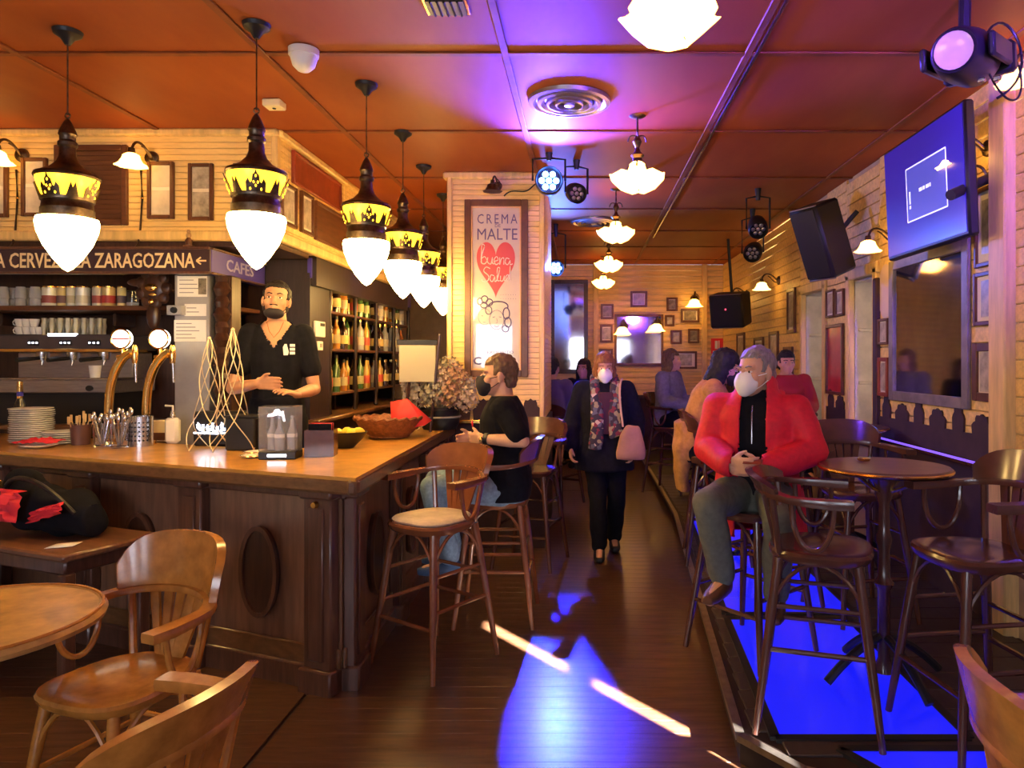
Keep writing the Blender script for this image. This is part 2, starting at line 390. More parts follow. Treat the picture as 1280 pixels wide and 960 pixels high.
# ------------------------------------------------------------------ bar: counter
A = V((-1.06, 3.34, 0)); B = V((-4.6, 4.74, 0)); U = (A-B).normalized()
ct = thing('bar_counter', 'long L-shaped dark panelled bar counter with honey wood top', 'counter')
top = [(-1.06, 3.34), (-1.10, 6.13), (-1.75, 6.13), (-1.75, 4.34), (-4.6, 5.49), (-4.6, 4.74)]
MB().prism(top, 1.035, 1.052).build('worktop', m_top, ct)
inn = [(-1.085, 3.375), (-1.125, 6.13), (-1.74, 6.13), (-1.74, 4.33), (-4.6, 5.48), (-4.6, 4.768)]
for a, b in ((B, A), (V((-1.06, 3.34, 0)), V((-1.10, 6.13, 0)))):
    d = (b-a).normalized(); mid = (a+b)/2; L = (b-a).length; ang = math.atan2(d.y, d.x); nrm = V((d.y, -d.x, 0))
    MB().box(mid-nrm*.02+V((0, 0, 1.005)), (L, .05, .075), .014, M4.Rotation(ang, 3, 'Z')).build('nosing', m_edge, ct)
ins = [(-1.17, 3.48), (-1.19, 6.12), (-1.66, 6.12), (-1.66, 4.24), (-4.6, 5.40), (-4.6, 4.86)]
MB().prism(ins, 0, 1.03).build('carcass', m_bar, ct)
def face(a, b):      # frame of a counter face: local x from a to b, local -y outward
    d = (b-a).normalized(); return M4.Translation(a) @ M4.Rotation(math.atan2(d.y, d.x), 4, 'Z')
F1 = face(V((-4.6, 4.86, 0)), V((-1.17, 3.48, 0))); L1 = (V((-4.6, 4.86, 0))-V((-1.17, 3.48, 0))).length
F2 = face(V((-1.17, 3.48, 0)), V((-1.19, 6.12, 0))); L2 = 2.64
def oval(rx, rz, n=28): return [(rx*math.cos(2*PI*i/n), rz*math.sin(2*PI*i/n)) for i in range(n)]
for F, L, pil, ovs in ((F1, L1, (L1-.10, L1-.95, L1-1.8, L1-2.6), (L1-.50, L1-1.37)), (F2, L2, (.10, .95, 1.75, 2.5), (.52, 1.35, 2.12))):
    MB(F).box((L/2, -.012, .05), (L, .06, .13), .01).build('plinth', m_barp, ct)
    MB(F).box((L/2, -.012, .155), (L, .02, .1), .006).build('base_strip', m_edge, ct)
    MB(F).box((L/2, -.008, .96), (L, .03, .07), .008).build('frieze', m_barp, ct)
    for x in pil:
        p = MB(F).box((x, -.03, .5), (.17, .06, .98), .008).build('pilaster', m_barp, ct)
        MB(F).box((x, -.064, .52), (.09, .014, .74), .006).build('fluting', m_barp, p)
        MB(F).box((x, -.04, .05), (.2, .09, .13), .01).build('plinth_block', m_barp, p)
        MB(F).box((x, -.04, .955), (.2, .08, .05), .01).build('capital', m_barp, p)
    for x in ovs:
        q = MB(F).plate([(x+a, .53+b) for a, b in oval(.115, .22)], -.03, .0); o_ = q.build('oval_medallion', m_dark, ct)
        MB(F).sweep([(x+a, -.032, .53+b) for a, b in oval(.115, .22)], [(-.012, -.008), (.012, -.008), (.012, .008), (-.012, .008)], up=(0, 1, 0), closed=True).build('rim', m_barp, o_)
MB(F1).cone((L1-.10, -.065, .905), (L1-.10, -.085, .905), .018, .014).build('peg', m_brass, ct)
# foot rail on the side run
# ------------------------------------------------------------------ bar: soffit above the back bar
SY, SX = 5.02, -2.15
sf = struct(MB().prism([(XL, SY), (SX, SY), (SX, 8.8), (SX-.7, 8.8), (SX-.7, SY+.7), (XL, SY+.7)], 2.44, H).build('wall_soffit', m_wall))
s1 = MB().box((0, 0, 0), (SX-XL, .02, .0395), .003).mesh('board'); s2 = MB().box((0, 0, 0), (.02, 8.8-SY, .0395), .003).mesh('board')
for i in range(18):
    z = 2.44+.021+i*.042
    obj('board', s1, m_board, sf, ((XL+SX)/2, SY-.008, z)); obj('board', s2, m_board, sf, (SX+.008, (8.8+SY)/2, z))
MB().box((SX+.004, SY-.004, 2.82), (.05, .05, .75), .008).build('corner_trim', m_boardv, sf)
for z, h_ in ((3.175, .05), (2.46, .07)):
    MB().box(((XL+SX)/2, SY-.03, z), (SX-XL+.07, .06, h_), .012).build('cornice', m_boardv, sf)
    MB().box((SX+.03, (8.8+SY)/2, z), (.06, 8.8-SY+.06, h_), .012).build('cornice', m_boardv, sf)
MB().b2((XL, SY-.01, 2.39), (SX, SY+.6, 2.44)).build('underside', m_dark, sf)
MB().b2((SX-.6, 5.8, 2.2), (SX-.005, 8.8, 2.44)).build('fascia', m_cab, sf)

# ------------------------------------------------------------------ bar sign
m_sign = mat('sign_board', (.045, .022, .03), .35, coat=.3)
m_signb = mat('sign_board_blue_lit', (.06, .04, .34), .35, coat=.3)  # blue light on the CAFES side, painted into the board colour
m_letter = mat('cream_letter', (.85, .70, .40), .5)
m_letterp = mat('pale_blue_letter', (.32, .30, .55), .5)
sg = thing('bar_sign', 'long dark fascia sign with cream letters above the cans shelf', 'sign', (0, 0, 0))
SGY = 4.93; sx0, sx1 = P(-90, 0, SGY).x, P(262, 0, SGY).x; zt, zb = P(0, 309, SGY).z, P(0, 342, SGY).z
MB().b2((sx0, SGY, zb), (sx1, SGY+.06, zt), .004).build('board', m_sign, sg)
for z in (zt-.006, zb+.006): MB().box(((sx0+sx1)/2, SGY-.006, z), (sx1-sx0, .025, .018), .004).build('moulding', m_barp, sg)
c = P(115, 325.5, SGY); text('LA CERVEZA LA ZARAGOZANA', 257*SGY/900, 19*SGY/900, m_letter, sg, M4.Translation((c.x, SGY-.001, c.z)), bold=.012)
c = P(252, 326, SGY); ar = MB(M4.Translation((c.x, SGY-.003, c.z))); u_ = SGY/900
ar.box((0, 0, 0), (12*u_, .004, 2*u_))
for s_ in (-1, 1): ar.box((-3.4*u_, 0, s_*2.2*u_), (7*u_, .004, 1.8*u_), mx=M4.Rotation(-s_*R(38), 3, 'Y'))
ar.build('arrow', m_letter, sg)
sc_ = thing('cafes_sign', 'short blue-lit sign board reading CAFES turning the corner', 'sign')
X_ = sx1+.005
MB().b2((X_-.06, SGY+.02, zb), (X_, 5.78, zt), .004).build('board', m_signb, sc_)
for z in (zt-.006, zb+.006): MB().box((X_+.004, (SGY+5.8)/2, z), (.02, .84, .016), .004).build('moulding', m_barp, sc_)
text('CAFES', .42, .085, m_letterp, sc_, M4.Translation((X_+.002, 5.36, (zt+zb)/2)) @ M4.Rotation(R(90), 4, 'Z'), bold=.01)

# ------------------------------------------------------------------ back bar
struct(MB().prism([(-5.1, 5.6), (-1.68, 4.3), (-1.68, 6.1), (-1.5, 9.2), (-5.1, 9.2)], .0, .25).build('floor_bar', m_floor_d))
struct(MB().b2((XL, 5.95, .25), (-2.62, 6.05, 2.44)).build('wall_bar', m_dark))
cu = thing('back_counter', 'dark wooden back counter under the coffee machine', 'counter')
MB().b2((-5.0, 5.4, .25), (-2.66, 5.9, 1.08)).build('carcass', m_dark, cu); MB().box((-3.83, 5.63, 1.1), (2.38, .58, .04), .01).build('worktop', m_edge, cu)
for i in range(4): MB().box((-4.65+i*.55, 5.395, .68), (.5, .02, .7), .008).build('door', m_dark, cu)
sh = thing('wall_shelf', 'brown wooden shelf holding cans and glasses below the sign', 'shelf')
MB().box((-3.75, 5.62, 1.985), (2.3, .6, .035), .006).build('plank', m_brown, sh)
for x in (-4.6, -3.7, -2.8): MB().box((x, 5.8, 1.92), (.03, .25, .1), .006).build('bracket', m_dark, sh)

# grey service pillar with taped papers, and a carved post beside it
x0, x1 = P(218, 0, 5.06).x, P(262, 0, 5.06).x
gp = thing('service_pillar', 'grey metal service pillar with white papers taped on it', 'pillar')
m_greyp = mat('grey_painted_metal', (.36, .35, .37), .4, .3, var=.12, scale=6)
MB().b2((x0, 5.06, .25), (x1, 5.3, 2.2), .006).build('body', m_greyp, gp)
def note(xa, xb, ya, yb, lab, lines=4, Y=5.055, m=m_white):
    a, b = P(xa, yb, Y), P(xb, ya, Y); t = thing('paper_notice', lab, 'notice')
    MB().b2((a.x, Y-.004, a.z), (b.x, Y, b.z)).build('sheet', m, t)
    for i in range(lines):
        z = b.z-(b.z-a.z)*(i+1)/(lines+1); MB().b2((a.x+.015, Y-.0055, z-.003), (a.x+(b.x-a.x)*(.55+.12*((i*7) % 3)), Y-.004, z+.003)).build('text_line', mat('print_ink', (.3, .28, .32), .6), t)
    return t
t = note(222, 259, 345, 371, 'white printed notice at the top of the grey pillar'); a = P(248, 368, 5.05); b = P(258, 348, 5.05)
MB().b2((a.x, 5.048, a.z), (b.x, 5.05, b.z)).build('photo', m_print2, t)
note(231, 258, 380, 395, 'small white label below the top notice on pillar', 2)
note(218, 258, 400, 427, 'large white printed sheet low on the grey pillar', 5)
sw = thing('switch_box', 'small grey switch box with round dial on the pillar', 'switch'); a = P(211, 394, 5.03); b = P(230, 382, 5.03)
MB().b2((a.x, 5.0, a.z), (b.x, 5.055, b.z), .004).build('body', m_greyp, sw); MB().cone(((a.x+b.x)/2, 5.0, (a.z+b.z)/2), ((a.x+b.x)/2, 4.985, (a.z+b.z)/2), .024, .02).build('dial', m_black, sw)
cp = thing('carved_post', 'dark carved wooden post at the corner of back bar', 'post')
x0 = P(268, 0, 5.1).x
MB().b2((x0, 5.1, .25), (x0+.12, 5.25, 2.2), .008).build('shaft', m_dark, cp)
for i in range(6): MB().lathe([(0, -.1), (.05, -.09), (.035, -.05), (.062, 0), (.035, .05), (.05, .09), (0, .1)], 14, (x0+.06, 5.09, 1.2+i*.18)).build('turning', m_dark, cp)
gz = thing('gold_ornament', 'dark carved scroll ornament with gold face above shelf end', 'ornament', P(192, 360, 5.15))
q = MB()
for i in range(9):
    a = i*2*PI/9; q.ell((.09*math.cos(a), 0, .11*math.sin(a)), (.045, .03, .045), 8, 6)
q.ell((0, 0, 0), (.1, .03, .12)).ell((0, 0, -.2), (.05, .03, .1)).ell((-.1, 0, .04), (.09, .025, .03))
q.build('scroll', m_dark, gz); MB().ell((0, -.03, 0), (.045, .02, .03)).ell((0, -.03, -.1), (.02, .015, .02)).ell((.01, -.03, -.05), (.03, .012, .012)).build('gilt_face', m_gold, gz)
MB().cone((0, .0, 0), (0, .8, 0), .012, .012, 6).build('bracket', m_dark, gz)

# cans, jars and glasses on the shelf
def lathe_thing(name, label, cat, group, prof, m, loc, extra=(), n=18):
    t = thing(name, label, cat, loc, 0, group)
    MB().lathe(prof, n).build('body', m, t)
    for nm, pr, mm in extra: MB().lathe(pr, n).build(nm, mm, t)
    return t
cans = [(63, 9, (.85, .80, .66), (.35, .08, .06), 'cream can with small dark lettering and gold lid'), (78, 6, (.78, .62, .28), (.2, .1, .1), 'slim gold can beside the first cream can'),
        (90, 6, (.8, .76, .62), (.6, .5, .3), 'plain pale gold can in the middle of the shelf'), (104, 8, (.82, .8, .74), (.7, .65, .5), 'broad silvery white can on the shelf'),
        (122, 6, (.86, .78, .6), (.45, .1, .08), 'white can with a dark red band'), (136, 8, (.8, .58, .24), (.6, .06, .05), 'gold can printed with a large red patch'), (152, 5, (.85, .72, .34), (.15, .1, .12), 'narrow yellow and black can near the shelf end')]
for x, hw, c1, c2, lab in cans:
    p = P(x, 383, 5.5); r = hw*5.5/900; p.z = 2.003
    lathe_thing('drink_can', lab, 'can', 'cans on the shelf', [(0, 0), (r*.9, 0), (r, .008), (r, .145), (r*.9, .15), (0, .15)], mat('can_%d' % x, c1, .35, .2, coat=.3), p,
        [('lid', [(0, .149), (r*.93, .149), (r*.93, .158), (r*.8, .16), (0, .16)], m_gold), ('printed_band', [(r*1.005, .03), (r*1.01, .032), (r*1.01, .085), (r*1.005, .087)], mat('canband_%d' % x, c2, .5))])
p = P(166, 383, 5.5); p.z = 2.003
lathe_thing('glass_jar', 'short glass jar with pale contents at end of shelf', 'jar', None, [(0, 0), (.04, 0), (.042, .03), (.042, .12), (.034, .13), (0, .13)], m_glass, p, [('contents', [(0, .003), (.036, .003), (.036, .035), (0, .035)], m_china)])
for i, x in enumerate((4, 16, 26, 35, 44)):
    p = P(x, 383, 5.45+.08*(i % 2)); p.z = 2.003
    lathe_thing('tumbler_stack', 'upturned clear tumbler in the row left of the cans', 'glass', 'tumblers left of the cans', [(0, 0), (.038, 0), (.034, .06), (.04, .065), (.036, .12), (.03, .15), (0, .15)], mat('frosted_glass', (.75, .72, .70), .15, trans=.4), p)

# ------------------------------------------------------------------ espresso machine
MY = 5.42
em = thing('espresso_machine', 'steel three-group espresso machine on the back counter', 'coffee machine', (P(70, 0, MY).x, MY, 1.12))
def rel(x, y, Y=MY): return P(x, y, Y)-V(em.location)
def rb(mb, x0, y0, x1, y1, d0, d1, bev=.008):     # box from picture rectangle, at depth d0..d1 behind the front
    a, b = rel(x0, y1), rel(x1, y0); return mb.b2((a.x, d0, a.z), (b.x, d1, b.z), bev)
rb(MB(), -10, 418, 152, 438, 0, .45).build('top_housing', mat('machine_dark_panel', (.10, .085, .10), .3, .5), em)
rb(MB(), -14, 436, 154, 440, -.03, .3, .003).build('drip_edge', m_brass, em)
rb(MB(), -4, 440, 146, 474, .2, .45).build('back_splash', m_steel_d, em)
rb(MB(), -16, 474, 150, 491, -.06, .45).build('drip_tray', m_steel_d, em)
rb(MB(), -16, 472, 150, 476, -.05, .2, .003).build('grille', m_steel, em)
MB().b2((-.45, .02, 0), (.42, .4, .3)).build('lower_body', m_blackm, em)
for x in (-.42, .38): MB().cone((x, .05, 0), (x, .05, .2), .025, .02).build('foot', m_steel, em)
for x in (46, 84, 124):
    a = rel(x, 440); g = MB().lathe([(0, -.06), (.035, -.06), (.042, -.03), (.042, 0), (0, 0)], 16, (a.x, .06, a.z)).build('group_head', m_steel, em)
    MB().cone((a.x, .04, a.z-.045), (a.x-.05, -.13, a.z-.06), .014, .018).build('handle', m_black, g)
    MB().cone((a.x, .06, a.z-.06), (a.x, .05, a.z-.1), .012, .006).build('spout', m_steel, g)
for x, wd in ((42, 14), (82, 15), (118, 16)):
    a, b = rel(x-wd/2, 432), rel(x+wd/2, 425); bt = MB().b2((a.x, -.006, a.z), (b.x, .01, b.z), .003).build('button_panel', m_black, em)
    for k in range(3): MB().ell((a.x+(b.x-a.x)*(k+.5)/3, -.008, (a.z+b.z)/2), (.008, .004, .007), 8, 6).build('light', m_ledw, bt)
a, b = rel(60, 420), rel(95, 417); MB().b2((a.x, -.004, a.z), (b.x, .02, b.z)).build('display', m_ledw, em)
a = rel(119, 485); MB().plate([(a.x+x*.6, a.z+z*.6) for x, z in oval(.045, .035)], -.068, -.05).build('badge', m_black, em)
pc_ = P(120, 474, 5.4); lathe_thing('paper_cup', 'white paper cup standing on the espresso machine tray', 'cup', None, [(0, 0), (.033, 0), (.042, .09), (.044, .092), (.038, .09), (.03, .004), (0, .004)], m_china, (pc_.x, 5.39, rel(0, 472).z+1.12))
ztop = rel(0, 418).z+1.12
for i in range(16):
    x = 55+i*5.0; p = P(x, 418, 5.55+.1*(i % 2))
    lathe_thing('small_glass', 'small slender glass warming on the espresso machine', 'glass', 'glasses on the espresso machine', [(0, 0), (.016, 0), (.014, .03), (.021, .07), (.015, .105), (.018, .13), (0, .13)], mat('golden_glass', (.72, .64, .42), .12, trans=.45), (p.x, p.y, ztop+.001), n=12)
cup0 = None
for i, (x, st) in enumerate(((25, 0), (25, 1), (34, 0), (34, 1), (43, 0), (43, 1), (50, 0))):
    p = P(x, 418, 5.56)
    loc = (p.x, p.y, ztop+.001+st*.062)
    if cup0 is None:
        cup0 = thing('coffee_cup', 'white china coffee cup stacked at end of espresso machine', 'cup', loc, R(180), 'cups on the espresso machine')
        MB().lathe([(0, 0), (.022, 0), (.032, .03), (.036, .06), (.033, .06), (.028, .03), (0, .006)], 18).build('bowl', m_china, cup0)
        MB().tube([(.03+.022*math.sin(t), 0, .032+.02*math.cos(t)) for t in [k*PI/8 for k in range(9)]], .004, 6).build('handle', m_china, cup0)
    else: dup(cup0, loc, R(180+25*math.sin(i*3)))

# ------------------------------------------------------------------ side back bar with bottles
X0 = -2.2
sb = thing('bottle_cabinet', 'tall dark wooden back bar cabinet with bottle shelves', 'cabinet')
MB().b2((X0-.5, 5.78, .25), (X0-.45, 9.1, 2.44)).build('back_panel', m_cab, sb)
MB().b2((X0-.45, 5.78, .25), (X0, 9.1, 1.08)).build('base_cabinet', m_cab, sb)
MB().box((X0-.2, 7.44, 1.10), (.56, 3.34, .04), .01).build('worktop', m_edge, sb)
MB().b2((X0-.45, 5.78, 1.08), (X0, 6.22, 2.3)).build('side_panel', m_cab, sb)
bays = [6.25+.7*i for i in range(5)]
for yv in bays:
    d = MB().b2((X0-.45, yv-.02, 1.1), (X0-.2, yv+.02, 2.3)).build('upright', m_cab, sb)
    MB().lathe([(0, 0), (.024, .01), (.016, .1), (.026, .2), (.016, .45), (.026, .6), (.016, .9), (.026, 1.1), (0, 1.15)], 10, (X0-.01, yv, 1.12)).build('turned_column', m_cab, d)
ZS = (2.03, 1.70, 1.31)
for z in ZS: MB().box((X0-.22, 7.65, z-.012), (.42, 2.8, .024), .004).build('shelf', m_brown, sb)
MB().b2((X0-.02, 5.78, 2.26), (X0+.012, 9.1, 2.42)).build('header', m_signb, sb)
# an engraved pattern of small raised lozenges on the header
for i in range(16): MB().box((X0+.014, 5.95+i*.19, 2.34), (.006, .1, .05), .002, M4.Rotation(R(45), 3, 'X')).build('lozenge', m_letterp, sb)
kinds = [('amber', (.55, .22, .03), (.5, .4, .22)), ('clear', (.55, .55, .58), (.5, .45, .34)), ('green', (.08, .20, .05), (.45, .42, .2)), ('dark', (.05, .02, .015), (.7, .55, .2)), ('golden', (.75, .48, .10), (.6, .1, .05))]
protos = []
for k, (nm, c1, c2) in enumerate(kinds):
    t = thing('liquor_bottle', 'x', 'bottle'); hb = .17+.02*(k % 3); r = .036+.004*(k % 2)
    MB().lathe([(0, 0), (r, 0), (r, hb), (r*.8, hb+.02), (.014, hb+.05), (.013, hb+.1), (0, hb+.1)], 12).build('glass', mat('bottle_'+nm, c1, .1, spec=.8, trans=.35, coat=.5), t)
    MB().lathe([(0, hb+.095), (.016, hb+.095), (.016, hb+.125), (0, hb+.125)], 10).build('cap', m_gold if k % 2 else m_black, t)
    MB().lathe([(r+.001, .05), (r+.002, .05), (r+.002, .13), (r+.001, .13)], 12).build('paper_label', mat('bottle_label_'+nm, c2, .6), t)
    protos.append(t)
sname = ['top', 'middle', 'lowest']
used = set(); nb = 0
for s_, z in enumerate(ZS):
    for bI in range(4):
        ks = [random.randrange(5) for _ in range(6)]
        for j, k in enumerate(ks):
            loc = (X0-.055-.1*(j % 2), bays[bI]+.1+j*.1, z+.001)
            lab = '%s bottle on the %s shelf of bottle cabinet' % ({'amber': 'amber spirit', 'clear': 'clear glass spirit', 'green': 'green glass', 'dark': 'dark glass', 'golden': 'golden liqueur'}[kinds[k][0]], sname[s_])
            g = '%s bottles, %s shelf' % (kinds[k][0], sname[s_])
            if k not in used: o = protos[k]; used.add(k); o.location = loc; o['label'] = lab; o['group'] = g
            else: dup(protos[k], loc, 0, lab, g)
tm = thing('thermostat', 'white wall thermostat on the dark panel behind the barman', 'thermostat', (X0+.001, 5.98, 1.86))
MB().b2((0, -.13, -.07), (.02, .09, .06), .005).build('case', m_white, tm); MB().b2((.019, -.03, .02), (.022, .07, .045)).build('screen', m_black, tm)
tm = thing('wall_switch', 'small white switch plate below the thermostat', 'switch', (X0+.001, 5.98, 1.72))
MB().b2((0, -.08, -.04), (.015, .05, .035), .004).build('plate', m_white, tm); MB().b2((.014, -.02, -.015), (.018, .02, .015)).build('rocker', m_greyp, tm)

# ------------------------------------------------------------------ objects standing on the counter (worktop surface at 1.052)
ZC = 1.053
def onbar(x, y): Y = (CAM_H-ZC)*FPX/(y-VPY); return V(((x-VPX)*Y/FPX, Y, ZC))
def tap(x, y, lab):
    p = onbar(x, y); p.y = min(p.y, 4.8); Y = 4.68; t = thing('beer_tap', lab, 'beer tap', ((x-VPX)*Y/FPX, Y, ZC), 0, 'beer taps')
    MB().lathe([(0, 0), (.055, 0), (.055, .02), (.03, .03), (.026, .06), (0, .06)], 18).build('base', m_gold, t)
    MB().tube(bez([(0, 0, .03), (-.02, 0, .3), (0, 0, .52), (.14, 0, .6)], 14), .027, 12).build('column', m_gold, t)
    h = MB().cone((.05, 0, .565), (.17, 0, .575), .014, .014).build('spigot_arm', m_gold, t)
    MB().lathe([(0, -.05), (.016, -.05), (.02, 0), (.016, .05), (.01, .07), (0, .07)], 12, (.165, 0, .575)).build('valve', m_gold, h)
    MB().cone((.168, 0, .53), (.172, 0, .40), .011, .007).build('nozzle', m_steel, h)
    b = MB().cone((.085, .01, .685), (.085, -.02, .685), .062, .062, 24).build('badge', m_badge, t)
    MB().tube([(.085+.062*math.cos(a), -.02, .685+.062*math.sin(a)) for a in [i*2*PI/24 for i in range(24)]], .006, 6, closed=True).build('rim', m_gold, b)
    MB().cone((.085, 0, .58), (.085, 0, .63), .012, .012).build('badge_neck', m_gold, t)
    return t
t1 = tap(137, 555, 'gold beer tap with red-striped round badge, left of the pair')
MB().b2((.03, -.0225, .68), (.14, -.0215, .69)).build('badge_stripe', m_red, t1)
tap(184, 555, 'gold beer tap with plain white round badge beside the soap dispenser')
# plates
def plates(x, Y, n, r, lab):
    t0 = None
    for i in range(n):
        p = V(((x-VPX)*Y/FPX+.004*math.sin(i*5), Y+.004*math.cos(i*3), ZC+i*.0135))
        o = MB().lathe([(0, 0), (r*.55, 0), (r*.62, .004), (r, .012), (r*.99, .016), (r*.6, .009), (0, .006)], 24).build('saucer', m_china) if t0 is None else t0.copy()
        if t0 is None: t0 = o
        else: col.objects.link(o)
        o.location = p; tag(o, lab, 'saucer', lab.split(' in ')[1])
plates(40, 4.75, 17, .125, 'white china saucer in the tall pile by the bottle neck')
plates(79, 4.72, 6, .115, 'white china saucer in the low pile')
p = onbar(64, 557); sc1 = thing('dish', 'shallow white dish under a red napkin on the bar', 'dish', (p.x, 4.5, ZC)); MB().lathe([(0, 0), (.06, 0), (.1, .016), (.098, .02), (.05, .006), (0, .006)], 24).build('bowl', m_china, sc1)
def crumple(name, lab, cat, loc, s, m, seed, res=10):
    mb = MB(); vs = []; fs = []
    for i in range(res+1):
        for j in range(res+1):
            x, y_ = (i/res-.5), (j/res-.5); n_ = mnoise.noise(V((x*4+seed, y_*4, seed)))
            vs.append((x*s[0], y_*s[1], s[2]*(.35+.65*abs(n_)*1.6)*(1-.6*max(abs(x), abs(y_))*1.6)))
    for i in range(res):
        for j in range(res):
            a = i*(res+1)+j; fs.append((a, a+1, a+res+2, a+res+1))
    mb.add(vs, fs); o = mb.build(name, m); md = o.modifiers.new('s', 'SOLIDIFY'); md.thickness = .003; md.offset = 1; o.location = loc; return tag(o, lab, cat)
crumple('napkin', 'folded red paper napkin lying on the white dish', 'napkin', (p.x, 4.5, ZC+.022), (.24, .14, .06), m_red, 1.3)
# bottle at far left
p = P(28, 490, 4.95); t = thing('wine_bottle', 'dark wine bottle with gold foil neck behind the saucers', 'bottle', (p.x, 4.93, ZC))
MB().lathe([(0, 0), (.04, 0), (.04, .2), (.03, .25), (.015, .29), (.015, .32), (0, .32)], 16).build('glass', mat('wine_glass_dark', (.03, .025, .02), .15), t)
MB().lathe([(.016, .27), (.018, .29), (.018, .4), (0, .4)], 14).build('foil', m_gold, t); MB().lathe([(.0185, .30), (.0195, .3), (.0195, .33), (.0185, .33)], 14).build('band', m_signb, t)
# pots of cutlery and stirrers
def pot(x, Y, r, h, m, lab, n, ml, sticks=None):
    t = thing('cutlery_pot', lab, 'pot', ((x-VPX)*Y/FPX, Y, ZC))
    MB().lathe([(0, 0), (r*.86, 0), (r, h), (r*.95, h), (r*.8, .008), (0, .008)], 20).build('vessel', m, t)
    for i in range(n):
        a = i*2.4; q = r*.7*math.sqrt((i+.5)/n); top = V((q*1.9*math.cos(a), q*1.9*math.sin(a), h+.03+.05*random.random())); bot = V((q*.4*math.cos(a), q*.4*math.sin(a), .015))
        mb = MB().tube([bot, top], .0035, 6)
        if not sticks: mb.ell(top, (.012, .006, .022), 10, 7)
        else: mb.box(top, (.016, .006, .05), .002)
        mb.build('stirrer' if sticks else 'spoon', ml, t)
    return t
pot(101, 4.66, .06, .13, mat('brown_pot', (.13, .06, .05), .35), 'brown cup full of wooden stirrers on the bar', 9, mat('pale_stick', (.6, .42, .2), .6), True)
pot(128, 4.56, .055, .14, m_glass, 'clear glass of teaspoons beside the brown cup', 10, m_steel)
pot(150, 4.50, .055, .15, m_glass, 'clear glass of teaspoons beside the steel caddy', 12, m_steel)
t = thing('steel_caddy', 'perforated steel cutlery caddy under the beer taps', 'caddy', ((177-VPX)*4.58/FPX, 4.58, ZC))
MB().lathe([(0, 0), (.066, 0), (.066, .19), (.06, .19), (.06, .01), (0, .01)], 28).build('can', m_steel, t)
for i in range(7):
    for j in range(5): a = R(-150+i*20); MB().cone((.0655*math.cos(a), .0655*math.sin(a), .04+j*.028), (.0675*math.cos(a), .0675*math.sin(a), .04+j*.028), .006, .006, 8).build('hole', m_black, t)
t = thing('soap_dispenser', 'white pump soap dispenser between caddy and lattice ornaments', 'dispenser', ((216-VPX)*4.72/FPX, 4.72, ZC))
MB().box((0, 0, .085), (.09, .06, .17), .018).build('bottle', m_china, t); MB().cone((0, 0, .17), (0, 0, .215), .02, .012).build('collar', m_steel, t)
MB().tube([(0, 0, .2), (0, 0, .245), (-.05, 0, .248)], .007, 8).build('pump', m_white, t)
t = MB().box((0, 0, .07), (.12, .07, .14), .006).build('paper_box', mat('cream_card', (.7, .62, .45), .7)); t.location = ((201-VPX)*4.86/FPX, 4.86, ZC); tag(t, 'cream card box behind the soap dispenser', 'box'); MB().box((0, -.036, .035), (.1, .004, .05), .001).build('printed_patch', m_brown, t)
# lattice ornaments (plaited pale wire cones)
m_wire = mat('pale_wire', (.72, .62, .42), .4, .4)
def lattice(x, Y, h, r, lab, n=3):
    t = thing('lattice_cone', lab, 'ornament', ((x-VPX)*Y/FPX, Y, ZC), 0, 'plaited wire cones on the bar')
    for k in range(n):
        for sg_ in (-1, 1):
            path = []
            for i in range(29):
                u = i/28; bulge = (math.sin(u*PI*2.9+.5)*.16+1)*(1-u)**.8+.03; a = 2*PI*k/n+sg_*u*4.2
                path.append((r*bulge*math.cos(a), r*bulge*math.sin(a), h*u+.004))
            MB().tube(path, .0031, 6).build('wire', m_wire, t)
    MB().ell((0, 0, h), .012, 8, 6).build('tip', m_wire, t)
    return t
lattice(262, 4.40, .68, .115, 'taller plaited pale wire cone near the soap dispenser')
lattice(291, 4.34, .73, .115, 'plaited pale wire cone beside the acrylic display')
lattice(518, 5.75, .44, .16, 'plaited wire cone behind the red napkin basket', 5)
# neon sign on a black box
p = onbar(265, 553); nsY = 4.5
t = thing('neon_box', 'black box with a glowing white script sign behind wire cones', 'illuminated sign', ((265-VPX)*nsY/FPX, nsY+.08, ZC))
MB().box((0, .05, .11), (.32, .12, .22), .012).build('case', m_black, t)
path = [(-.13+.26*i/60, -.012, .115+.022*math.sin(i*.9)+.012*math.sin(i*.37)) for i in range(61)]
MB().tube([(x+.012*math.cos(i*.9), y_, z) for i, (x, y_, z) in enumerate(path)], .007, 6).build('script_lettering', m_ledw, t)
MB().tube([(-.15, -.012, .085), (0, -.012, .08), (.14, -.012, .09)], .005, 6).build('underline', m_ledw, t)
t = thing('dark_tray', 'low black cooler box between the lit sign and display', 'box', ((310-VPX)*4.45/FPX, 4.42, ZC)); MB().box((0, 0, .1), (.18, .16, .2), .01).build('body', m_black, t); MB().box((0, 0, .205), (.19, .17, .012), .003).build('lid', m_blackm, t)
for x, Y_, lab in ((322, 4.22, 'thin gold-rimmed saucer right of the wire cones'), (318, 4.05, 'gold-rimmed saucer at front of the bar by the acrylic display')):
    o = MB().lathe([(0, 0), (.04, 0), (.075, .01), (.073, .013), (.04, .004), (0, .004)], 20).build('saucer', m_china); o.location = ((x-VPX)*Y_/FPX, Y_, ZC); tag(o, lab, 'saucer')
    MB().tube(arc(0, 0, .074, 0, 350, 24, .0125), .002, 5, closed=True).build('rim', m_gold, o)
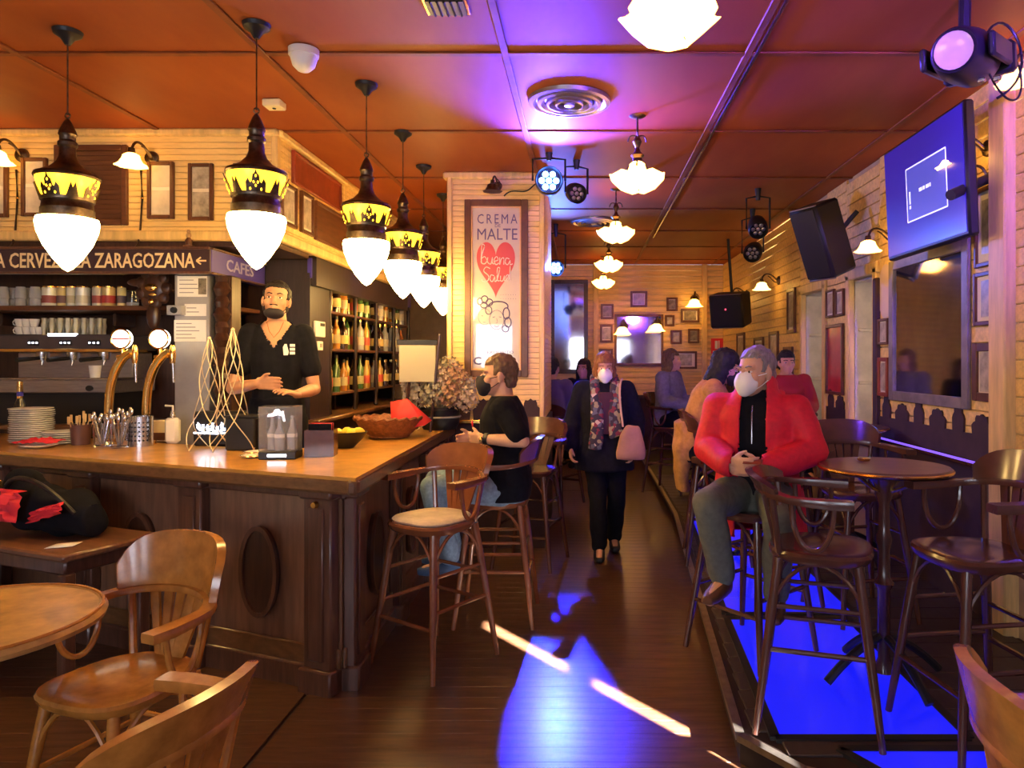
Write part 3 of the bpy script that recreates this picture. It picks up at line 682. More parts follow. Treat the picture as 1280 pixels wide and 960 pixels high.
# acrylic display with bottles
DY = 4.02
t = thing('acrylic_display', 'lit clear acrylic case with white emblem on black base', 'display', ((351-VPX)*DY/FPX, DY, ZC), R(6))
m_acr = mat('acrylic', (.92, .95, 1), .05, trans=.92, ior=1.1)
MB().box((0, 0, .022), (.2, .14, .044), .005).build('base', m_black, t); MB().box((0, -.071, .022), (.1, .004, .016), .002).build('base_light', m_ledw, t)
for a, b in (((-.098, -.068, .045), (.098, -.064, .29)), ((-.098, .064, .045), (.098, .068, .29)), ((-.098, -.064, .045), (-.094, .064, .29)), ((.094, -.064, .045), (.098, .064, .29)), ((-.098, -.068, .286), (.098, .068, .29))): MB().b2(a, b).build('pane', m_acr, t)
q = MB(); q.plate([(-.05, .235), (-.045, .25), (-.02, .255), (-.01, .275), (.01, .278), (.022, .262), (.034, .268), (.04, .24), (.045, .21), (.035, .21), (.028, .24), (.005, .245), (-.02, .238)], -.0715, -.069); q.build('emblem', mat('emblem_white', (.9, .9, .92), .4, emit=(.8, .85, 1), es=1.2), t)
for i, (x, y_) in enumerate(((-.055, .02), (.002, -.02), (.055, .02))):
    o = thing('gin_bottle', 'small clear bottle inside the acrylic case, %s' % ('left one', 'middle one', 'right one')[i], 'bottle', V(t.location)+V((x, y_, .046)))
    MB().lathe([(0, 0), (.026, 0), (.026, .095), (.01, .135), (.009, .175), (0, .175)], 16).build('glass', mat('pale_lit_glass', (.7, .74, .8), .1, trans=.5, ior=1.3), o); MB().lathe([(0, .174), (.011, .174), (.011, .19), (0, .19)], 12).build('cap', m_steel, o)
    MB().lathe([(.0265, .07), (.027, .07), (.027, .09), (.0265, .09)], 14).build('paper_label', m_white, o)
# menu holder, lemon bowl, basket
t = thing('menu_holder', 'brown wooden box holding red and dark menus', 'menu holder', ((400-VPX)*4.1/FPX, 4.12, ZC), R(8))
for a, b in (((-.08, -.06, 0), (.08, -.05, .15)), ((-.08, .05, 0), (.08, .06, .15)), ((-.08, -.05, 0), (-.07, .05, .15)), ((.07, -.05, 0), (.08, .05, .15)), ((-.07, -.05, 0), (.07, .05, .01))): MB().b2(a, b).build('side', m_stool_d, t)
for i in range(5): MB().box((.0, -.035+i*.017, .1), (.125, .005, .17), .001).build('menu_card', m_red if i in (1, 4) else m_blk, t)
m_lemon = mat('lemon_skin', (.80, .58, .05), .5, bump=.2, scale=60)
BY = 4.5
t = thing('black_bowl', 'black oval bowl of lemons behind the menu holder', 'bowl', ((428-VPX)*BY/FPX, BY, ZC))
MB().lathe([(0, 0), (.07, 0), (.13, .06), (.155, .1), (.15, .1), (.12, .06), (.06, .01), (0, .01)], 28, sy=.7).build('bowl', m_black, t)
for i, (x, y_, z) in enumerate(((-.08, 0, .09), (-.03, -.03, .095), (.02, .02, .1), (.06, -.01, .095), (.1, .01, .1), (-.04, .04, .09), (.04, .05, .09))):
    o = MB().lathe([(0, -.04), (.008, -.036), (.022, -.02), (.027, 0), (.022, .02), (.008, .036), (0, .041)], 14).build('lemon', m_lemon); o.rotation_euler = (R(80), 0, i*1.3); o.location = V(t.location)+V((x, y_, z)); tag(o, 'yellow lemon heaped in the black bowl', 'lemon', 'lemons in the black bowl')
WY = 5.1
t = thing('wicker_basket', 'round woven wicker basket on the bar near the plant', 'basket', ((487-VPX)*WY/FPX, WY, ZC))
m_wick = mat('wicker', (.26, .09, .03), .55, var=.4, scale=40, bump=.5)
MB().lathe([(0, 0), (.12, 0), (.2, .07), (.24, .14), (.232, .142), (.19, .075), (.11, .012), (0, .012)], 36, rfun=lambda a: 1+.012*math.cos(a*18)).build('weave', m_wick, t)
for k in range(5): MB().tube(arc(0, 0, .135+.025*k, 0, 350, 32, .012+.03*k), .008, 6, closed=True).build('cane_ring', m_wick, t)
MB().tube([(.24*math.cos(a), .24*math.sin(a), .14+.008*math.sin(a*20)) for a in [i*2*PI/60 for i in range(60)]], .011, 6, closed=True).build('rim', m_wick, t)
o = MB().add([(-.02, -.1, .02), (.2, -.06, .06), (.26, -.1, .1), (.05, .06, .24), (.0, .1, .18), (-.06, .02, .22), (.12, .1, .1)], [(0, 1, 3), (1, 2, 3), (3, 4, 5), (0, 3, 5), (3, 6, 4), (2, 6, 3)]).build('napkin', mat('bright_red_paper', (.85, .05, .045), .6)); md = o.modifiers.new('s', 'SOLIDIFY'); md.thickness = .004
o.location = V(t.location)+V((.06, 0, .03)); tag(o, 'pointed bright red napkin standing in the wicker basket', 'napkin')
# menu easel
EY = 5.45
t = thing('menu_easel', 'tilted cream menu board on a dark easel on the bar', 'menu board', ((521-VPX)*EY/FPX, EY, ZC), R(12))
MB().b2((-.13, -.006, .38), (.14, .006, .66), .003).build('page', mat('cream_page', (.42, .38, .27), .5), t); MB().b2((-.145, -.01, .66), (.155, .012, .70), .004).build('clip', m_black, t)
for a, b in (((-.1, .03, 0), (-.02, .02, .68)), ((.1, .02, 0), (.17, -.02, .74)), ((0, .2, 0), (.04, .03, .68))): MB().tube([a, b], .011, 8).build('leg', m_dark, t)
# dried hydrangea in a black pot
PY = 5.72
t = thing('potted_hydrangea', 'dried pale hydrangea in a round black pot on the bar', 'plant', ((553-VPX)*PY/FPX-.02, PY, ZC))
MB().lathe([(0, 0), (.13, 0), (.155, .05), (.16, .15), (.17, .155), (.165, .175), (.15, .17), (.145, .06), (0, .05)], 28).build('pot', m_blackm, t)
MB().tube(arc(0, 0, .16, 0, 350, 28, .1), .008, 6, closed=True).build('band', m_greyp, t)
mats_f = [mat('petal_dry_%d' % i, c_, .8) for i, c_ in enumerate(((.42, .38, .33), (.30, .28, .20), (.46, .36, .30), (.34, .19, .13)))]
heads = [(-.2, -.05, .36), (-.1, -.12, .43), (.02, -.14, .40), (.14, -.1, .42), (.2, 0, .33), (.06, .05, .48), (-.08, .08, .47), (.1, -.17, .28), (-.16, -.15, .27), (-.02, -.2, .29), (.22, -.1, .24)]
for hi, hc in enumerate(heads):
    st = MB().tube([(0, 0, .15), V(hc)*.6+V((0, 0, .06)), hc], .006, 6).build('stem', mats_f[1], t)
    mb = MB()
    for i in range(46):
        a = i*2.39996; z = 1-2*(i+.5)/46; rr = math.sqrt(1-z*z); d = V((rr*math.cos(a), rr*math.sin(a), z)); c0 = V(hc)+d*.085*(1+.15*math.sin(i*7))
        xx = d.orthogonal().normalized(); xx.rotate(M4.Rotation(i*1.1, 3, d)); yy_ = d.cross(xx)
        for k in range(4):
            e = xx*math.cos(k*PI/2)+yy_*math.sin(k*PI/2); f = xx*math.cos(k*PI/2+PI/2)+yy_*math.sin(k*PI/2+PI/2)
            mb.add([c0, c0+e*.017-f*.012+d*.004, c0+e*.027+d*.012, c0+e*.017+f*.012+d*.004], [(0, 1, 2, 3)])
    fl = mb.build('flower_head', mats_f[hi % 4], t); fl['kind'] = 'stuff'

# small figure standing on the sign, and lamp cords running down the boards
p = P(236, 308, 4.96); t = thing('figurine', 'small brown figurine standing on top of the sign', 'figurine', (p.x, 4.96, zt))
MB().lathe([(0, 0), (.035, 0), (.035, .015), (.02, .02), (.024, .05), (.012, .07), (0, .072)], 14).build('base', m_brown, t); MB().ell((0, 0, .085), (.018, .016, .022), 12, 8).ell((0, -.004, .112), (.012, .012, .014), 10, 8).build('bust', mat('tan_resin', (.42, .26, .12), .5), t)
for x, lab in ((20, 'dark cord hanging down boards below the left wall lamp'), (176, 'dark cord hanging down boards beside the double print')):
    a = P(x, 212, SY-.03); o = MB().tube([(0, 0, 0), (.01, 0, -.2), (-.005, 0, -.42), (.0, -.03, -.52), (-.05, -.05, -.6)], .007, 6).build('lamp_cord', m_oldbrass); o.location = a; tag(o, lab, 'cord')
    MB().ell((.01, 0, -.2), (.012, .008, .008), 8, 6).build('clip', m_brass, o)

# ------------------------------------------------------------------ pendant lamps over the bar
def pendant():
    t = thing('pendant_lamp', 'x', 'pendant lamp')     # origin: bottom tip of the globe; ceiling at +1.17
    MB().lathe([(0, 0), (.02, .012), (.06, .06), (.1, .125), (.125, .19), (.132, .235), (.128, .255), (.09, .262), (0, .262)], 32).build('globe', m_globe, t)
    MB().lathe([(.095, .258), (.112, .258), (.112, .30), (.108, .305), (.104, .34), (.098, .34)], 32).build('band', m_oldbrass, t)
    MB().lathe([(.094, .335), (.1, .34), (.128, .43), (.132, .455), (.12, .455), (.09, .36)], 32).build('amber_collar', m_amber, t)
    cr = MB().lathe([(.102, .336), (.112, .338), (.114, .352), (.104, .352)], 32).build('crown_ring', m_oldbrass, t)
    n = 8
    for k in range(n):
        a0 = 2*PI*k/n; big = k % 2 == 0; mb = MB()
        hh = .102 if big else .07; ww = .37
        out = [(-ww, 0), (-ww*.95, .045), (-ww*.7, .062), (-ww*.52, .042), (-ww*.38, .048), (-ww*.28, hh*.75), (-ww*.12, hh*.82), (0, hh), (ww*.12, hh*.82), (ww*.28, hh*.75), (ww*.38, .048), (ww*.52, .042), (ww*.7, .062), (ww*.95, .045), (ww, 0)]
        if not big: out = [(-ww*.7, 0), (-ww*.5, .02), (-ww*.2, hh), (0, hh*.62), (ww*.2, hh), (ww*.5, .02), (ww*.7, 0)]
        def on(a, z, dr): r_ = .107+z*.33+dr; return (r_*math.cos(a0+a), r_*math.sin(a0+a), .345+z)
        m_ = len(out); c_ = len(out)
        vs = [on(a, z, 0) for a, z in out]+[on(a, z, .005) for a, z in out]
        fs = [(i, i+1, m_+i+1, m_+i) for i in range(m_-1)]
        base = [on(a, 0, 0) for a, z in out]+[on(a, 0, .005) for a, z in out]
        for i in range(m_-1):
            mb.add([on(out[i][0], 0, .005), on(out[i+1][0], 0, .005), on(out[i+1][0], out[i+1][1], .005), on(out[i][0], out[i][1], .005)], [(0, 1, 2, 3)])
            mb.add([on(out[i][0], 0, 0), on(out[i+1][0], 0, 0), on(out[i+1][0], out[i+1][1], 0), on(out[i][0], out[i][1], 0)], [(3, 2, 1, 0)])
        mb.add(vs, fs); o_ = mb.build('crown_leaf', m_oldbrass, t)
        if big:
            for da, dz in ((0, .072), (-.07, .045), (.07, .045), (0, .03), (-.2, .016), (.2, .016)): MB().ell(on(da, dz, .005), (.0045, .0045, .007), 8, 6).build('pierced_hole', m_amber, o_)
    MB().lathe([(.136, .448), (.14, .456), (.136, .468), (.12, .475), (.075, .5), (.048, .53), (.036, .56), (.034, .6), (.042, .61), (.042, .625), (.034, .635), (.034, .655), (.04, .665), (.036, .68), (.02, .72), (.008, .74), (0, .745)], 28).build('cap', m_oldbrass, t)
    MB().tube([(.012*math.cos(a), 0, .757+.012*math.sin(a)) for a in [i*2*PI/12 for i in range(12)]], .004, 6, closed=True).build('hanging_ring', m_oldbrass, t)
    MB().tube([(0, 0, .76), (0, 0, 1.15)], .0035, 6).build('cord', m_oldbrass, t)
    MB().lathe([(0, 1.10), (.012, 1.10), (.03, 1.13), (.06, 1.15), (.065, 1.168), (0, 1.168)], 20).build('canopy', m_blackm, t)
    return t
pd = pendant(); pd.location = (-2.51, 3.5, 2.03); pd['label'] = 'lit globe pendant lamp in front of the sign lettering'
pd['group'] = 'pendant lamps over the bar'
for x, y, lab in ((-1.56, 3.43, 'lit globe pendant lamp above the barman'), (-1.26, 4.17, 'lit globe pendant lamp over the lemon bowl'), (-1.27, 5.05, 'lit globe pendant lamp over the wicker basket'),
                  (-1.32, 5.93, 'lit globe pendant lamp closest to the boarded pillar poster'), (-1.36, 6.95, 'lit globe pendant lamp half hidden behind the pillar')): dup(pd, (x, y, 2.03), .4, lab)

# ------------------------------------------------------------------ flower-shaded ceiling lamps
def flower():
    t = thing('flower_lamp', 'x', 'ceiling lamp')      # origin: lowest point, ceiling at +.47
    MB().lathe([(0, .455), (.03, .455), (.055, .468), (0, .469)], 16).build('canopy', m_oldbrass, t)
    MB().tube([(0, 0, .2), (0, 0, .46)], .007, 8).build('stem', m_oldbrass, t)
    MB().lathe([(0, .16), (.035, .165), (.03, .19), (.045, .21), (.02, .235), (.012, .26), (.03, .3), (.012, .34), (0, .345)], 16).build('boss', m_oldbrass, t)
    for k in range(3): a = k*2*PI/3; MB().tube(bez([(0, 0, .33), (.06*math.cos(a), .06*math.sin(a), .37), (.07*math.cos(a), .07*math.sin(a), .31)], 6), .005, 6).build('scroll', m_oldbrass, t)
    MB().lathe([(.03, .17), (.055, .15), (.062, .11), (.05, .09)], 16).build('top_shade', m_petal, t)
    for k in range(5):
        a = k*2*PI/5+.3; mx = M4.Rotation(a, 4, 'Z') @ M4.Translation((.085, 0, .07)) @ M4.Rotation(R(-42), 4, 'Y')
        MB(mx).lathe([(.022, .035), (.045, .02), (.052, -.005), (.066, -.05), (.078, -.062)], 18, rfun=lambda q: 1+.07*math.cos(q*6)).build('petal_shade', m_petal, t)
        MB(mx).ell((0, 0, -.015), .026, 12, 8).build('bulb', m_bulbf, t)
        MB().tube(bez([(0, 0, .18), (.05*math.cos(a), .05*math.sin(a), .17), (.07*math.cos(a), .07*math.sin(a), .11)], 6), .006, 6).build('arm', m_oldbrass, t)
    return t
fl = flower(); fl.location = (.30, 2.5, 2.73); fl['label'] = 'lit flower-shaded ceiling lamp at top edge of view'; fl['group'] = 'flower-shaded lamps down the aisle'
for x, y, lab in ((.35, 4.72, 'lit flower-shaded ceiling lamp beside the round air vent and blue spotlight'), (.30, 6.75, 'lit flower-shaded ceiling lamp, third along the aisle'), (.31, 9.0, 'lit flower-shaded ceiling lamp, fourth along the aisle'), (.30, 11.1, 'lit flower-shaded ceiling lamp closest to the far wall')): dup(fl, (x, y, 2.73), .5, lab)

# ------------------------------------------------------------------ ceiling fittings
def vent(x, y, r, lab):
    t = thing('ceiling_vent', lab, 'air vent', (x, y, H-.03), 0, 'round ceiling vents')
    for k in range(4):
        rr = r*(1-k*.22); MB().lathe([(rr, .028), (rr*.985, .005-.004*k), (rr*.88, .0-.004*k), (rr*.80, .02), (rr*.82, .03)], 36).build('louvre_ring', m_steel_d, t)
    MB().lathe([(0, -.01), (r*.12, -.008), (r*.14, .01), (0, .02)], 20).build('hub', m_steel_d, t)
    MB().cone((0, 0, .02), (0, 0, .029), r*.95, r*.95, 32).build('duct', m_black, t)
vent(-.09, 4.43, .255, 'round metal ceiling vent between pillar and flower lamp'); vent(.11, 8.28, .27, 'round metal ceiling vent far along, behind the hanging flower lamp')
t = thing('ceiling_grille', 'dark rectangular ceiling grille with brass edge at top', 'air vent', (-.62, 3.24, H-.012))
MB().box((0, 0, .006), (.2, .16, .012), .003).build('frame', m_brass, t); MB().box((0, 0, -.002), (.17, .13, .012)).build('recess', m_black, t)
for i in range(5): MB().box((-.06+i*.03, 0, -.008), (.008, .13, .012), mx=M4.Rotation(R(30), 3, 'Y')).build('slat', m_blackm, t)
t = thing('security_camera', 'white dome security camera on the orange ceiling', 'camera', (-1.44, 3.70, H-.1))
MB().lathe([(0, -.02), (.03, -.015), (.055, .01), (.066, .05), (.066, .062)], 24).build('dome', m_white, t); MB().lathe([(.064, .06), (.075, .062), (.076, .095), (0, .098)], 24).build('collar', m_white, t)
t = thing('smoke_alarm', 'small cream junction box on the orange ceiling', 'detector', (-1.91, 4.44, H-.035)); MB().box((0, 0, .01), (.11, .1, .045), .006).build('case', mat('cream_plastic', (.75, .66, .45), .4), t); MB().cone((0, -.0, -.013), (0, 0, -.018), .012, .01).build('sensor', m_black, t)

# ------------------------------------------------------------------ stage lights
def par(lab, loc, aim, on=True, s=1.0, nm='stage_light'):
    t = thing(nm, lab, 'stage light', loc)
    d = (V(aim)-V(loc)).normalized(); q = d.to_track_quat('-Z', 'Y').to_matrix().to_4x4() @ M4.Scale(s, 4)
    MB(q).lathe([(0, .17), (.06, .17), (.09, .14), (.105, .06), (.108, -.03), (.1, -.05), (.095, -.03), (.09, 0), (0, 0)], 24).build('housing', m_blackm, t)
    for k in range(7):
        a = k*PI/3; c_ = (0, 0, -.012) if k == 6 else (.055*math.cos(a), .055*math.sin(a), -.012)
        MB(q).ell(c_, (.024, .024, .012), 12, 7).build('led_lens', m_led if on else m_steel_d, t)
    up = V((0, 0, 1)); sd = d.cross(up).normalized()*s
    dz = H-loc[2]
    MB().tube([sd*.125, sd*.125+V((0, 0, dz*.75)), V((0, 0, dz*.8)), -sd*.125+V((0, 0, dz*.75)), -sd*.125], .01, 6).build('yoke', m_blackm, t)
    MB().cone((0, 0, dz*.7), (0, 0, dz-.005), .018, .03).build('clamp', m_blackm, t)
    return t
par('lit blue LED spotlight hanging at the pillar corner', (-.27, 5.55, 2.98), (.15, 0, 2.75))
lamp('blue_spot', 'SPOT', (-.26, 5.44, 2.97), 800, (.07, .04, 1), (.9, 1.0, 3.7), spot_size=R(108), spot_blend=.6, shadow_soft_size=.08)
par('lit pale blue LED spotlight further back beside the pillar', (-.33, 8.45, 2.68), (.15, 2, .6), s=.9)
lamp('blue_spot', 'SPOT', (-.325, 8.33, 2.66), 2000, (.008, .012, 1), (-.13, 3.95, .0), spot_size=R(15), spot_blend=.7, shadow_soft_size=.04)
lamp('blue_spot', 'SPOT', (-.325, 8.34, 2.70), 160, (.08, .18, 1), (.3, 5, 3.3), spot_size=R(140), spot_blend=.8, shadow_soft_size=.06)
t = par('unlit black spotlight tilted down next to the blue one', (-.06, 5.75, 2.93), (.35, 4.6, 2.45), False, .75)
# floor-washing blue light over the platform
par('black spotlight on the wall bracket aimed down over the platform', (1.62, 6.7, 2.82), (1.25, 3.4, 0), False, .85)
par('LED spotlight hung above the right tables near the camera', (1.55, 1.3, 2.95), (1.7, 5, 2.4), True, .9)
lamp('violet_spot', 'SPOT', (1.56, 1.42, 2.92), 420, (.20, .05, 1), (1.5, 5.5, 3.1), spot_size=R(74), spot_blend=.7, shadow_soft_size=.08)
# purple light from the moving head beside the television
hd = thing('moving_head_light', 'large black moving head stage light by the television', 'stage light', P(1205, 70, 3.15))
d = (P(1145, 38, 2.7)-P(1205, 70, 3.15)).normalized(); q = d.to_track_quat('-Z', 'Y').to_matrix().to_4x4()
MB(q).lathe([(0, .2), (.09, .2), (.115, .15), (.12, 0), (.1, -.13), (.09, -.15), (.075, -.14), (0, -.12)], 24).build('head', m_black, hd)
MB(q).lathe([(.06, -.125), (.078, -.15), (.078, -.155), (.05, -.14), (0, -.145)], 24).build('lens', mat('cream_lens', (.6, .55, .32), .15, coat=.5), hd)
for s_ in (-1, 1): MB(q).box((s_*.135, 0, .03), (.03, .1, .3), .01).build('yoke_arm', m_black, hd)
MB(q).box((0, 0, .24), (.3, .14, .07), .015).build('base', m_black, hd)
MB().tube([(0, 0, .05), (.02, .03, H-hd.location.z)], .025, 8).build('hanger', m_blackm, hd)
for k in range(2): MB(q).box((-.06-.05*k, -.115, .02+.05*k), (.03, .02, .02), .003).build('knob', m_steel, hd)
MB().tube(bez([(.1, 0, .1), (.25, .1, .3), (.35, .1, .05), (.3, 0, -.1), (.2, .1, -.15)], 16), .006, 6).build('cable', m_black, hd)
MB().tube(bez([(.08, 0, 0), (.2, .05, -.25), (.35, .1, -.2), (.3, .1, 0)], 16), .005, 6).build('cable', m_black, hd)

# ------------------------------------------------------------------ wall sconces
def sconce(lab, loc, rz, group, hang=True, s=1.0, es=None):
    t = thing('wall_sconce', lab, 'wall lamp', loc, rz, group)      # local -y points away from the wall, origin at the wall
    t.scale = (s, s, s)
    MB().lathe([(0, 0), (.05, 0), (.045, .015), (.02, .025), (0, .025)], 16).build('wall_plate', m_oldbrass, t).rotation_euler = (R(90), 0, 0)
    MB().tube(bez([(0, -.02, 0), (0, -.1, .09), (-.02, -.17, .1), (-.03, -.18, .0)], 10), .009, 8).build('arm', m_oldbrass, t)
    MB().tube(bez([(0, -.02, -.01), (.05, -.06, -.05), (.06, -.1, .02), (.0, -.12, .05)], 10), .006, 6).build('scroll', m_oldbrass, t)
    MB().lathe([(0, .02), (.02, .02), (.026, -.02), (0, -.02)], 12, (-.03, -.18, 0)).build('socket', m_oldbrass, t)
    MB().lathe([(.024, -.015), (.05, -.03), (.055, -.05), (.075, -.085), (.1, -.1)], 20, (-.03, -.18, 0), rfun=lambda a: 1+.06*math.cos(a*7)).build('glass_shade', m_petal, t)
    MB().ell((-.03, -.18, -.06), (.03, .03, .04), 12, 8).build('bulb', m_bulb, t)
    return t
sconce('lit brass wall lamp above the sign, at left picture edge', (P(28, 0, 5.0).x, SY-.02, 3.02), 0, 'sconces on the board wall above the bar')
sconce('lit brass wall lamp above the sign, between shutter and frames', (P(190, 0, 5.0).x, SY-.02, 3.0), 0, 'sconces on the board wall above the bar')
MB_ = None
sconce('lit wall lamp above the two framed prints near the television', (XR-.02, 4.15, 2.82), R(-90), 'sconces on the right wall')
sconce('lit wall lamp just past the television', (XR-.02, 5.42, 2.52), R(-90), 'sconces on the right wall')
sconce('lit wall lamp above the second window recess', (XR-.02, 8.6, 2.55), R(-90), 'sconces on the right wall', s=1.1)
sconce('lit wall lamp close to the far corner', (XR-.02, 10.3, 2.55), R(-90), 'sconces on the right wall', s=1.1)
sconce('hanging wall lamp at top right corner of the view', (XR-.02, 3.6, 3.08), R(-90), 'sconces on the right wall', s=.9)
for x, y, lab in ((780, 408, 'lit wall lamp on left side of the far mirror'), (822, 404, 'lit wall lamp on right side of the far mirror'), (868, 374, 'lit wall lamp above the frames right of far mirror')):
    p = P(x, y, YB-.03); sconce(lab, (p.x, p.y, p.z), 0, 'sconces on the far wall', s=1.45)
t = sconce('unlit small brass picture lamp above the tall poster', (P(622, 0, CY0).x, CY0-.01, P(0, 233, CY0).z), 0, 'pillar picture lamp', s=.8)
for ch in t.children:
    if ch.name.startswith(('bulb', 'glass_shade')):
        ch.data = ch.data.copy(); ch.data.materials.clear(); ch.data.materials.append(m_oldbrass)

# ------------------------------------------------------------------ pictures
def picture(lab, W, Hh, mx, pm=None, fw=.025, mount=True, fm=None, inner=None, name='framed_picture', cat='picture', group=None):
    """local x = width, z = height, faces -y; origin = centre on the wall"""
    t = thing(name, lab, cat, mx=mx, group=group); fm = fm or m_frame
    for s_ in (-1, 1):
        MB().box((s_*(W/2-fw/2), -.014, 0), (fw, .028, Hh), .004).build('frame_side', fm, t); MB().box((0, -.014, s_*(Hh/2-fw/2)), (W-2*fw, .028, fw), .004).build('frame_rail', fm, t)
    MB().b2((-W/2+fw, -.012, -Hh/2+fw), (W/2-fw, -.002, Hh/2-fw)).build('mount', m_mount if mount else (pm or m_photo), t)
    if mount:
        for (a, b, c_, d_) in (inner or [(-.36, -.36, .36, .36)]):
            MB().b2((a*W, -.0145, b*Hh), (c_*W, -.0118, d_*Hh)).build('print', pm or m_photo, t)
    return t
def front(x0, y0, x1, y1, Y, lab, **kw):      # picture on a wall facing the camera
    a, b = P(x0, y1, Y), P(x1, y0, Y); return picture(lab, b.x-a.x, b.z-a.z, T((a.x+b.x)/2, Y, (a.z+b.z)/2), **kw)
def side(y0, y1, z0, z1, lab, X=XR-.019, rz=R(-90), **kw): return picture(lab, abs(y1-y0), z1-z0, T(X, (y0+y1)/2, (z0+z1)/2, rz), **kw)
two = [(-.34, .06, .34, .44), (-.34, -.44, .34, .0)]
FY = SY-.019
front(-14, 203, 12, 272, FY, 'narrow framed print cut by left edge of the board wall', inner=two, pm=m_paper)
front(29, 198, 61, 271, FY, 'framed double print left of the brown shutter', inner=two, pm=m_paper)
front(186, 203, 219, 274, FY, 'framed double print under the wall lamp by the shutter', inner=two, pm=m_paper)
front(237, 205, 268, 276, FY, 'narrow framed double print right of the wall lamp', inner=two, pm=m_photo)
front(293, 205, 313, 262, FY, 'small framed print mostly behind a pendant lamp', inner=two, pm=m_photo)
a, b = P(70, 282, FY), P(161, 182, FY)
t = thing('wall_shutter', 'brown louvred shutter panel on the board wall', 'shutter', ((a.x+b.x)/2, FY, (a.z+b.z)/2)); W_, Hh_ = b.x-a.x, b.z-a.z
for s_ in (-1, 1): MB().box((s_*(W_/2-.02), -.012, 0), (.04, .03, Hh_), .005).build('stile', m_brown, t); MB().box((0, -.012, s_*(Hh_/2-.02)), (W_-.08, .03, .04), .005).build('rail', m_brown, t)
MB().b2((-W_/2+.04, -.004, -Hh_/2+.04), (W_/2-.04, .0, Hh_/2-.04)).build('backing', m_dark, t)
for i in range(14): MB().box((0, -.014, -Hh_/2+.06+i*(Hh_-.12)/13), (W_-.08, .006, .036), mx=M4.Rotation(R(28), 3, 'X')).build('slat', m_brown, t)
# on the receding soffit side (facing +x)
def soff(x0, x1, z0, z1, lab, **kw):
    ya, yb = FPX*-(SX+.02)/(VPX-x0), FPX*-(SX+.02)/(VPX-x1); return side(ya, yb, z0, z1, lab, X=SX+.019, rz=R(90), **kw)
soff(349, 368, 2.56, 2.86, 'small framed print at the start of the soffit side', pm=m_photo); soff(374, 389, 2.56, 2.87, 'framed print between small print and brown panel on soffit', pm=m_photo)
soff(364, 424, 2.89, 3.13, 'long red carved panel high on the soffit side', pm=m_redpanel, mount=False, name='wall_artwork', fm=m_redpanel); soff(392, 436, 2.55, 2.86, 'long brown panel low on the soffit side', pm=m_brown, mount=False, name='wall_artwork', fm=m_brown)
# big poster on the pillar
PYY = CY0-.001
a, b = P(581, 471, PYY), P(660, 250, PYY); W_, Hh_ = b.x-a.x, b.z-a.z
ps = picture('tall framed poster with red heart and black lettering on pillar', W_, Hh_, T((a.x+b.x)/2, PYY, (a.z+b.z)/2), pm=mat('poster_paper', (.50, .43, .30), .25, var=.08, scale=3, coat=1., crough=.03), mount=False, fw=.055, name='framed_poster', cat='poster')
MB().box((0, -.018, 0), (W_-.1, .012, Hh_-.1), .001) if False else None
gold_in = mat('poster_slip', (.62, .36, .14), .4)
for s_ in (-1, 1): MB().box((s_*(W_/2-.063), -.015, 0), (.014, .02, Hh_-.11), .003).build('slip', gold_in, ps); MB().box((0, -.015, s_*(Hh_/2-.063)), (W_-.13, .02, .014), .003).build('slip', gold_in, ps)
m_ink = mat('poster_ink', (.09, .07, .13), .6); m_heart = mat('poster_heart', (.50, .06, .055), .5); m_cream = mat('poster_cream', (.62, .52, .40), .5)
u_ = PYY/900; cx_ = 620.5; cy_ = 360.5
def pp(x, y): return ((x-cx_)*u_, (cy_-y)*u_)
def ptext(s, x0, x1, y0, y1, m=m_ink, **kw):
    c_ = pp((x0+x1)/2, (y0+y1)/2); text(s, (x1-x0)*u_, (y1-y0)*u_, m, ps, M4.Translation((c_[0], -.0145, c_[1])), depth=.0008, **kw)
ptext('CREMA', 597, 647, 268, 280, spacing=1.35); ptext('DE', 619, 626, 280.5, 284.5); ptext('MALTE', 597, 647, 286, 300)
hp = []
for i in range(60):
    tt = 2*PI*i/60; X_ = 16*math.sin(tt)**3; Z_ = 13*math.cos(tt)-5*math.cos(2*tt)-2*math.cos(3*tt)-math.cos(4*tt)
    hp.append((X_/16*24.0, Z_))
zmin, zmax = min(z for x, z in hp), max(z for x, z in hp)
hc = pp(620, 338); q = MB(); q.plate([(hc[0]+x*u_, hc[1]+((z-zmin)/(zmax-zmin)-.5)*70*u_) for x, z in hp], -.0135, -.012); q.build('heart', m_heart, ps)
def script(pts, name='script_lettering', m=m_cream, r=.0055):
    pth = [(*(pp(x, y)),) for x, y in pts]; fine = []
    for i in range(len(pth)-1):
        p0, p1, p2, p3 = pth[max(i-1, 0)], pth[i], pth[i+1], pth[min(i+2, len(pth)-1)]
        for k in range(5):
            t_ = k/5; fine.append(tuple(.5*(2*p1[j]+(p2[j]-p0[j])*t_+(2*p0[j]-5*p1[j]+4*p2[j]-p3[j])*t_*t_+(3*p1[j]-p0[j]-3*p2[j]+p3[j])*t_**3) for j in (0, 1)))
    fine.append(pth[-1]); MB().tube([(x, -.0138, z) for x, z in fine], r*.8, 5).build(name, m, ps)
script([(602, 329), (603, 318), (606, 308), (603, 306), (602, 318), (602, 328), (606, 330), (609, 326), (606, 321), (602, 324)])          # b
script([(610, 322), (610, 328), (614, 330), (616, 322), (616, 329), (618, 330)])                                                         # u
script([(618, 327), (623, 325), (621, 321), (618, 325), (620, 331), (624, 329)])                                                         # e
script([(625, 322), (625, 331), (627, 324), (630, 323), (630, 331)])                                                                      # n
script([(637, 324), (633, 323), (632, 329), (635, 331), (638, 326), (638, 331), (641, 330)])                                              # a
script([(613, 336), (608, 334), (605, 339), (611, 345), (610, 351), (604, 352), (603, 349)])                                             # S
